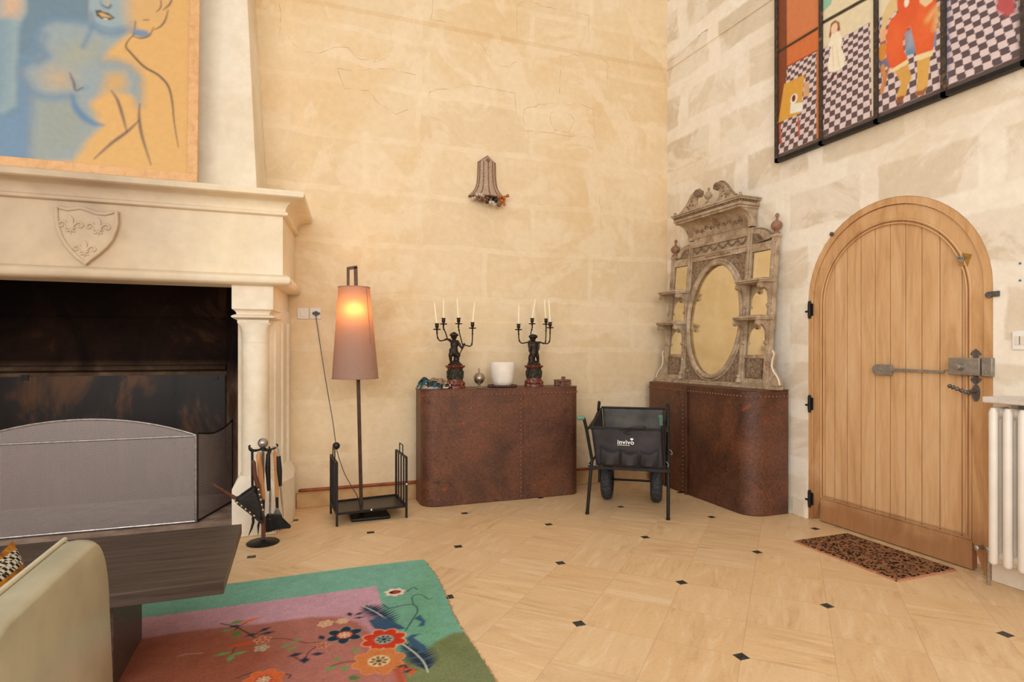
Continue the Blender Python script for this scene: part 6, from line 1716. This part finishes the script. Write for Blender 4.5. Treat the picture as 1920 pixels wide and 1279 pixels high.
for a in (0.35, 1.7, 2.75, 3.7, 5.2): b.tube(spline([(sxx, syy, zr2-.004), (sxx+.05*math.cos(a), syy+.05*math.sin(a), zr2-.010), (sxx+.082*math.cos(a), syy+.082*math.sin(a), zr2-.004), (sxx+.094*math.cos(a), syy+.094*math.sin(a), zr2+.012), (sxx+.084*math.cos(a), syy+.084*math.sin(a), zr2+.020)], 4), .005, 8)
b.build('hook_ring', M['iron'], st_)
def seg(nm, pts, rs, mat, par, Y=4.18, n=10):
    b = MB(); b.tube([(tp(x, z, Y)[0], Y+dy, tp(x, z, Y)[1]) for x, z, dy in pts], rs, n); return b.build(nm, mat, par)
# poker with pale handle
pk_ = thing('poker', 'fire poker with a pale turned wooden handle hanging in front', 'poker', (tp(410, 500, 4.145)[0], 4.145, .12))
seg('handle', [(392, 312, 0), (388, 340, 0), (400, 470, 0), (422, 640, 0), (434, 715, 0)], [.010, .015, .017, .014, .009], M['handle_wood'], pk_, 4.145)
seg('shaft', [(434, 715, 0), (432, 800, 0), (400, 880, 0), (385, 940, 0), (383, 1018, -.0)], [.006, .006, .006, .007, .002], M['iron'], pk_, 4.145)
# brush
br = thing('hearth_brush', 'black hearth brush with angled bristles hanging on the stand', 'brush', (tp(480, 700, 4.20)[0], 4.20, .05))
seg('handle', [(492, 290, 0), (470, 330, 0), (466, 450, 0), (476, 640, 0)], [.008, .013, .017, .012], M['black_plastic'], br, 4.20)
seg('shaft', [(487, 620, 0), (485, 860, 0)], [.007, .007], M['steel'], br, 4.20)
seg('ferrule', [(484, 840, 0), (482, 880, 0)], [.018, .030], M['iron'], br, 4.20)
b = MB(); Pb = [(440, 870), (470, 850), (585, 850), (600, 900), (668, 945), (655, 957), (560, 962), (470, 990), (440, 985)]
pp = [tp(x, z, 4.20) for x, z in Pb]; 
b.prism(pp, 4.175, 4.225, 'y'); bs = b.build('bristles', M['bristle'], br, smooth=0, bevel=.008); bs['kind'] = 'stuff'
b = MB()
rnd = random.Random(5)
for k_ in range(110):
    u = rnd.random(); x0_, z0_ = 455+125*u, 860+rnd.uniform(-6, 10); x1_, z1_ = 450+215*u+rnd.uniform(-8, 8), 988-45*u**1.5+rnd.uniform(-6, 8)
    yy = rnd.uniform(-.03, .03); a_, c_ = tp(x0_, z0_, 4.20), tp(x1_, z1_, 4.20); b.tube([(a_[0], 4.20+yy*.8, a_[1]), (c_[0], 4.20+yy*1.1, c_[1])], [.0028, .0012], 4)
o = b.build('loose_bristles', M['bristle'], br); o['kind'] = 'stuff'
# spatula with broad wooden handle
sp_ = thing('grill_spatula', 'steel spatula with broad pale wooden handle hanging on the stand', 'spatula', (tp(540, 560, 4.25)[0], 4.22, .2))
b = MB(); P = [tp(x, z, 4.25) for x, z in ((512, 320), (520, 305), (545, 303), (556, 320), (562, 520), (560, 695), (528, 697), (524, 520))]; b.prism(P, 4.240, 4.258, 'y'); b.build('handle', M['handle_wood'], sp_, bevel=.004)
b = MB(); b.prism([tp(x, z, 4.25) for x, z in ((530, 690), (558, 690), (560, 790), (534, 790))], 4.246, 4.251, 'y'); b.build('shank', M['iron'], sp_)
b = MB(); b.prism([tp(x, z, 4.25) for x, z in ((534, 788), (560, 788), (588, 850), (508, 850))], 4.245, 4.249, 'y'); b.build('blade', M['steel'], sp_)
b = MB(); seg('hanging_ring', [(528, 310, 0), (522, 285, 0), (505, 282, 0)], [.004, .004, .004], M['steel'], sp_, 4.25)
# fork with black handle
fk = thing('meat_fork', 'long steel fork with black handle at the right of the stand', 'fork', (tp(575, 600, 4.16)[0], 4.16, .2))
seg('hook', [(505, 280, .03), (535, 268, .02), (556, 290, 0), (560, 350, 0)], [.0045, .0045, .0045, .0055], M['steel'], fk, 4.16)
seg('handle', [(558, 345, 0), (566, 470, 0), (574, 600, 0)], [.014, .017, .010], M['black_plastic'], fk, 4.16)
seg('shaft', [(574, 600, 0), (588, 740, 0), (600, 865, 0)], [.006, .005, .002], M['steel'], fk, 4.16)
# shovel shaft behind, black
sv = thing('fire_rake', 'plain black iron rake hanging at the left of the stand', 'fire rake', (tp(335, 600, 4.22)[0], 4.22, .12))
seg('shaft', [(322, 275, 0), (333, 300, 0), (335, 620, 0), (340, 870, 0)], [.006, .008, .008, .007], M['iron'], sv, 4.22)
seg('curved_tip', [(340, 870, 0), (342, 910, 0), (328, 960, -.01), (304, 1018, -.02)], [.008, .009, .007, .002], M['iron'], sv, 4.22)
# bellows
YB2 = 4.07
bw = thing('bellows', 'black leather fire bellows with brass studs and wooden handles leaning on the stand', 'bellows', (tp(330, 750, YB2)[0], YB2, .06))
def wedge(b, P0, P1, y0, y1): pass
ptsL = [(195, 700), (240, 665), (345, 592), (385, 625), (405, 700), (425, 800), (432, 895), (415, 905), (345, 860), (270, 800), (200, 745)]
b = MB(); fr_ = [tp(x, z, YB2) for x, z in ptsL]; cxb = sum(p[0] for p in fr_)/len(fr_); czb = sum(p[1] for p in fr_)/len(fr_)
vs = []; 
for (yy, sc2) in ((-.05, .78), (-.035, .95), (0, 1), (.035, .95), (.05, .78)): vs += [(cxb+(p[0]-cxb)*sc2, YB2+yy, czb+(p[1]-czb)*sc2) for p in fr_]
m = len(fr_); b.add(vs, [tuple(range(m)), tuple(range(4*m, 5*m))]+[(r*m+i, r*m+(i+1) % m, (r+1)*m+(i+1) % m, (r+1)*m+i) for r in range(4) for i in range(m)])
b.build('leather_bag', M['leather_black'], bw, smooth=40)
# the two boards
def board(P, nm):
    b = MB(); a_ = [tp(x, z, YB2) for x, z in P]
    b.prism(a_, YB2-.058, YB2+.058, 'y'); return b.build(nm, M['leather_black'], bw, bevel=.004)
board([(186, 712), (200, 700), (438, 890), (420, 912)], 'board'); board([(376, 606), (392, 604), (440, 885), (424, 895)], 'board')
b = MB()
for P in (((205, 742), (350, 855)), ((388, 630), (425, 805))):
    for k_ in range(5):
        t_ = k_/4; x_, z_ = tp(P[0][0]+(P[1][0]-P[0][0])*t_, P[0][1]+(P[1][1]-P[0][1])*t_, YB2-.06); b = MB(); b.ball((x_, YB2-.061, z_), .0062, (1, .7, 1), 8, 6); b.build('stud', M['studs'], bw)
seg('handle', [(0, 582, -.01), (12, 596, 0), (100, 650, 0), (190, 706, 0)], [.004, .009, .010, .013], M['dark_wood'], bw, YB2)
seg('handle', [(335, 385, 0), (345, 400, 0), (356, 500, 0), (384, 612, 0)], [.010, .013, .013, .015], M['dark_wood'], bw, YB2)
seg('nozzle', [(428, 880, 0), (430, 960, 0), (432, 1040, .02)], [.016, .013, .010], M['dark_wood'], bw, YB2)

# ================================================================== COFFEE TABLE
ct = thing('coffee_table', 'low dark stained oak coffee table on the rug', 'table', (-1.0, 2.8, 0))
b = MB(); b.box(-1.75, -.252, 2.42, 3.19, .352, .40); b.build('tabletop', M['dark_oak'], ct, bevel=.002)
for x0_, x1_ in ((-.70, -.625), (-1.38, -1.305)):
    b = MB(); b.box(x0_, x1_, 2.52, 2.944, .0125, .351); b.build('panel_leg', M['dark_oak'], ct, bevel=.002)
b = MB(); b.box(-1.305, -.70, 2.70, 2.74, .10, .351); b.build('stretcher_panel', M['dark_oak'], ct)

# ================================================================== ARMCHAIR, nearest the camera
ac = thing('armchair', 'pale sage leather armchair seen from behind at the lower left', 'armchair', (-.85, 1.55, 0))
def slab(b, outline, x0, x1, lean_=0, rim=.03):
    """outline (y,z) shell with rounded rim"""
    cyy_ = sum(p[0] for p in outline)/len(outline); czz_ = sum(p[1] for p in outline)/len(outline); vs = []; m = len(outline); L_ = []
    for t_ in np.linspace(0, PI, 9):
        x = x0+(x1-x0)*(1-math.cos(t_))/2; ins = rim*(1-math.sin(t_))
        for (y_, z_) in outline:
            d = Vector((cyy_-y_, czz_-z_)); d.normalize(); yy, zz = y_+d.x*ins, z_+d.y*ins
            vs.append((x-lean_*(zz-.4), yy, zz))
    b.add(vs, [tuple(range(m)), tuple(range(8*m, 9*m))]+[(r*m+i, r*m+(i+1) % m, (r+1)*m+(i+1) % m, (r+1)*m+i) for r in range(8) for i in range(m)])
CZ = .775
out = [(1.16, .13), (1.885, .13), (1.892, .40)]+[(1.892, .55)]+arc(1.762, CZ-.175, .130, 0, PI/2, 10, .175)+arc(1.28, CZ-.125, .12, PI/2, PI, 8, .125)+[(1.16, .40)]
b = MB(); slab(b, out, -.548, -.466, .03); b.build('backrest', M['leather'], ac, smooth=50)
b = MB(); wl_ = [(-.540-.03*(z-.4), y_-(.004 if y_ > 1.5 else -.004), z-.002) for y_, z in out[3:-1]]
b.tube(spline(wl_, 3), .006, 8); b.build('welt', M['welt'], ac)
b = MB(); b.box(-1.16, -.57, 1.19, 1.86, .13, .30); b.build('seat_frame', M['leather'], ac, bevel=.03)
b = MB(); b.box(-1.18, -.585, 1.20, 1.85, .30, .44); b.build('seat_cushion', M['leather'], ac, bevel=.04)
for x_, y_ in ((-1.12, 1.23), (-1.12, 1.82), (-.53, 1.20), (-.53, 1.85)):
    b = MB(); b.cyl((x_, y_, .013 if True else 0), (x_, y_, .14), .016, .024, 12); b.build('leg', M['dark_oak'], ac)
# cushion on the seat
b = MB(); vs = []; n, m = 18, 18; 
for side in (1, -1):
    for i in range(n+1):
        for j in range(m+1):
            u, v = i/n*2-1, j/m*2-1; th = .052*(max(0, (1-u**4))*max(0, (1-v**4)))**.6
            px_, pz_ = u*(.19-.02*(1-v*v)), v*(.165-.02*(1-u*u)); vs.append((side*th, px_, pz_))
nn2 = (n+1)*(m+1); fs_ = []
for s_ in (0, 1): fs_ += [(s_*nn2+i*(m+1)+j, s_*nn2+(i+1)*(m+1)+j, s_*nn2+(i+1)*(m+1)+j+1, s_*nn2+i*(m+1)+j+1) for i in range(n) for j in range(m)]
b.M = Matrix.Translation((-.652, 1.66, .605)) @ Matrix.Rotation(-.16, 4, 'Y'); b.add(vs, fs_); b.M = None
cu_ = b.build('throw_cushion', M['plaid'], smooth=60); tag(cu_, 'orange and black checked cushion on the pale leather armchair', 'cushion')
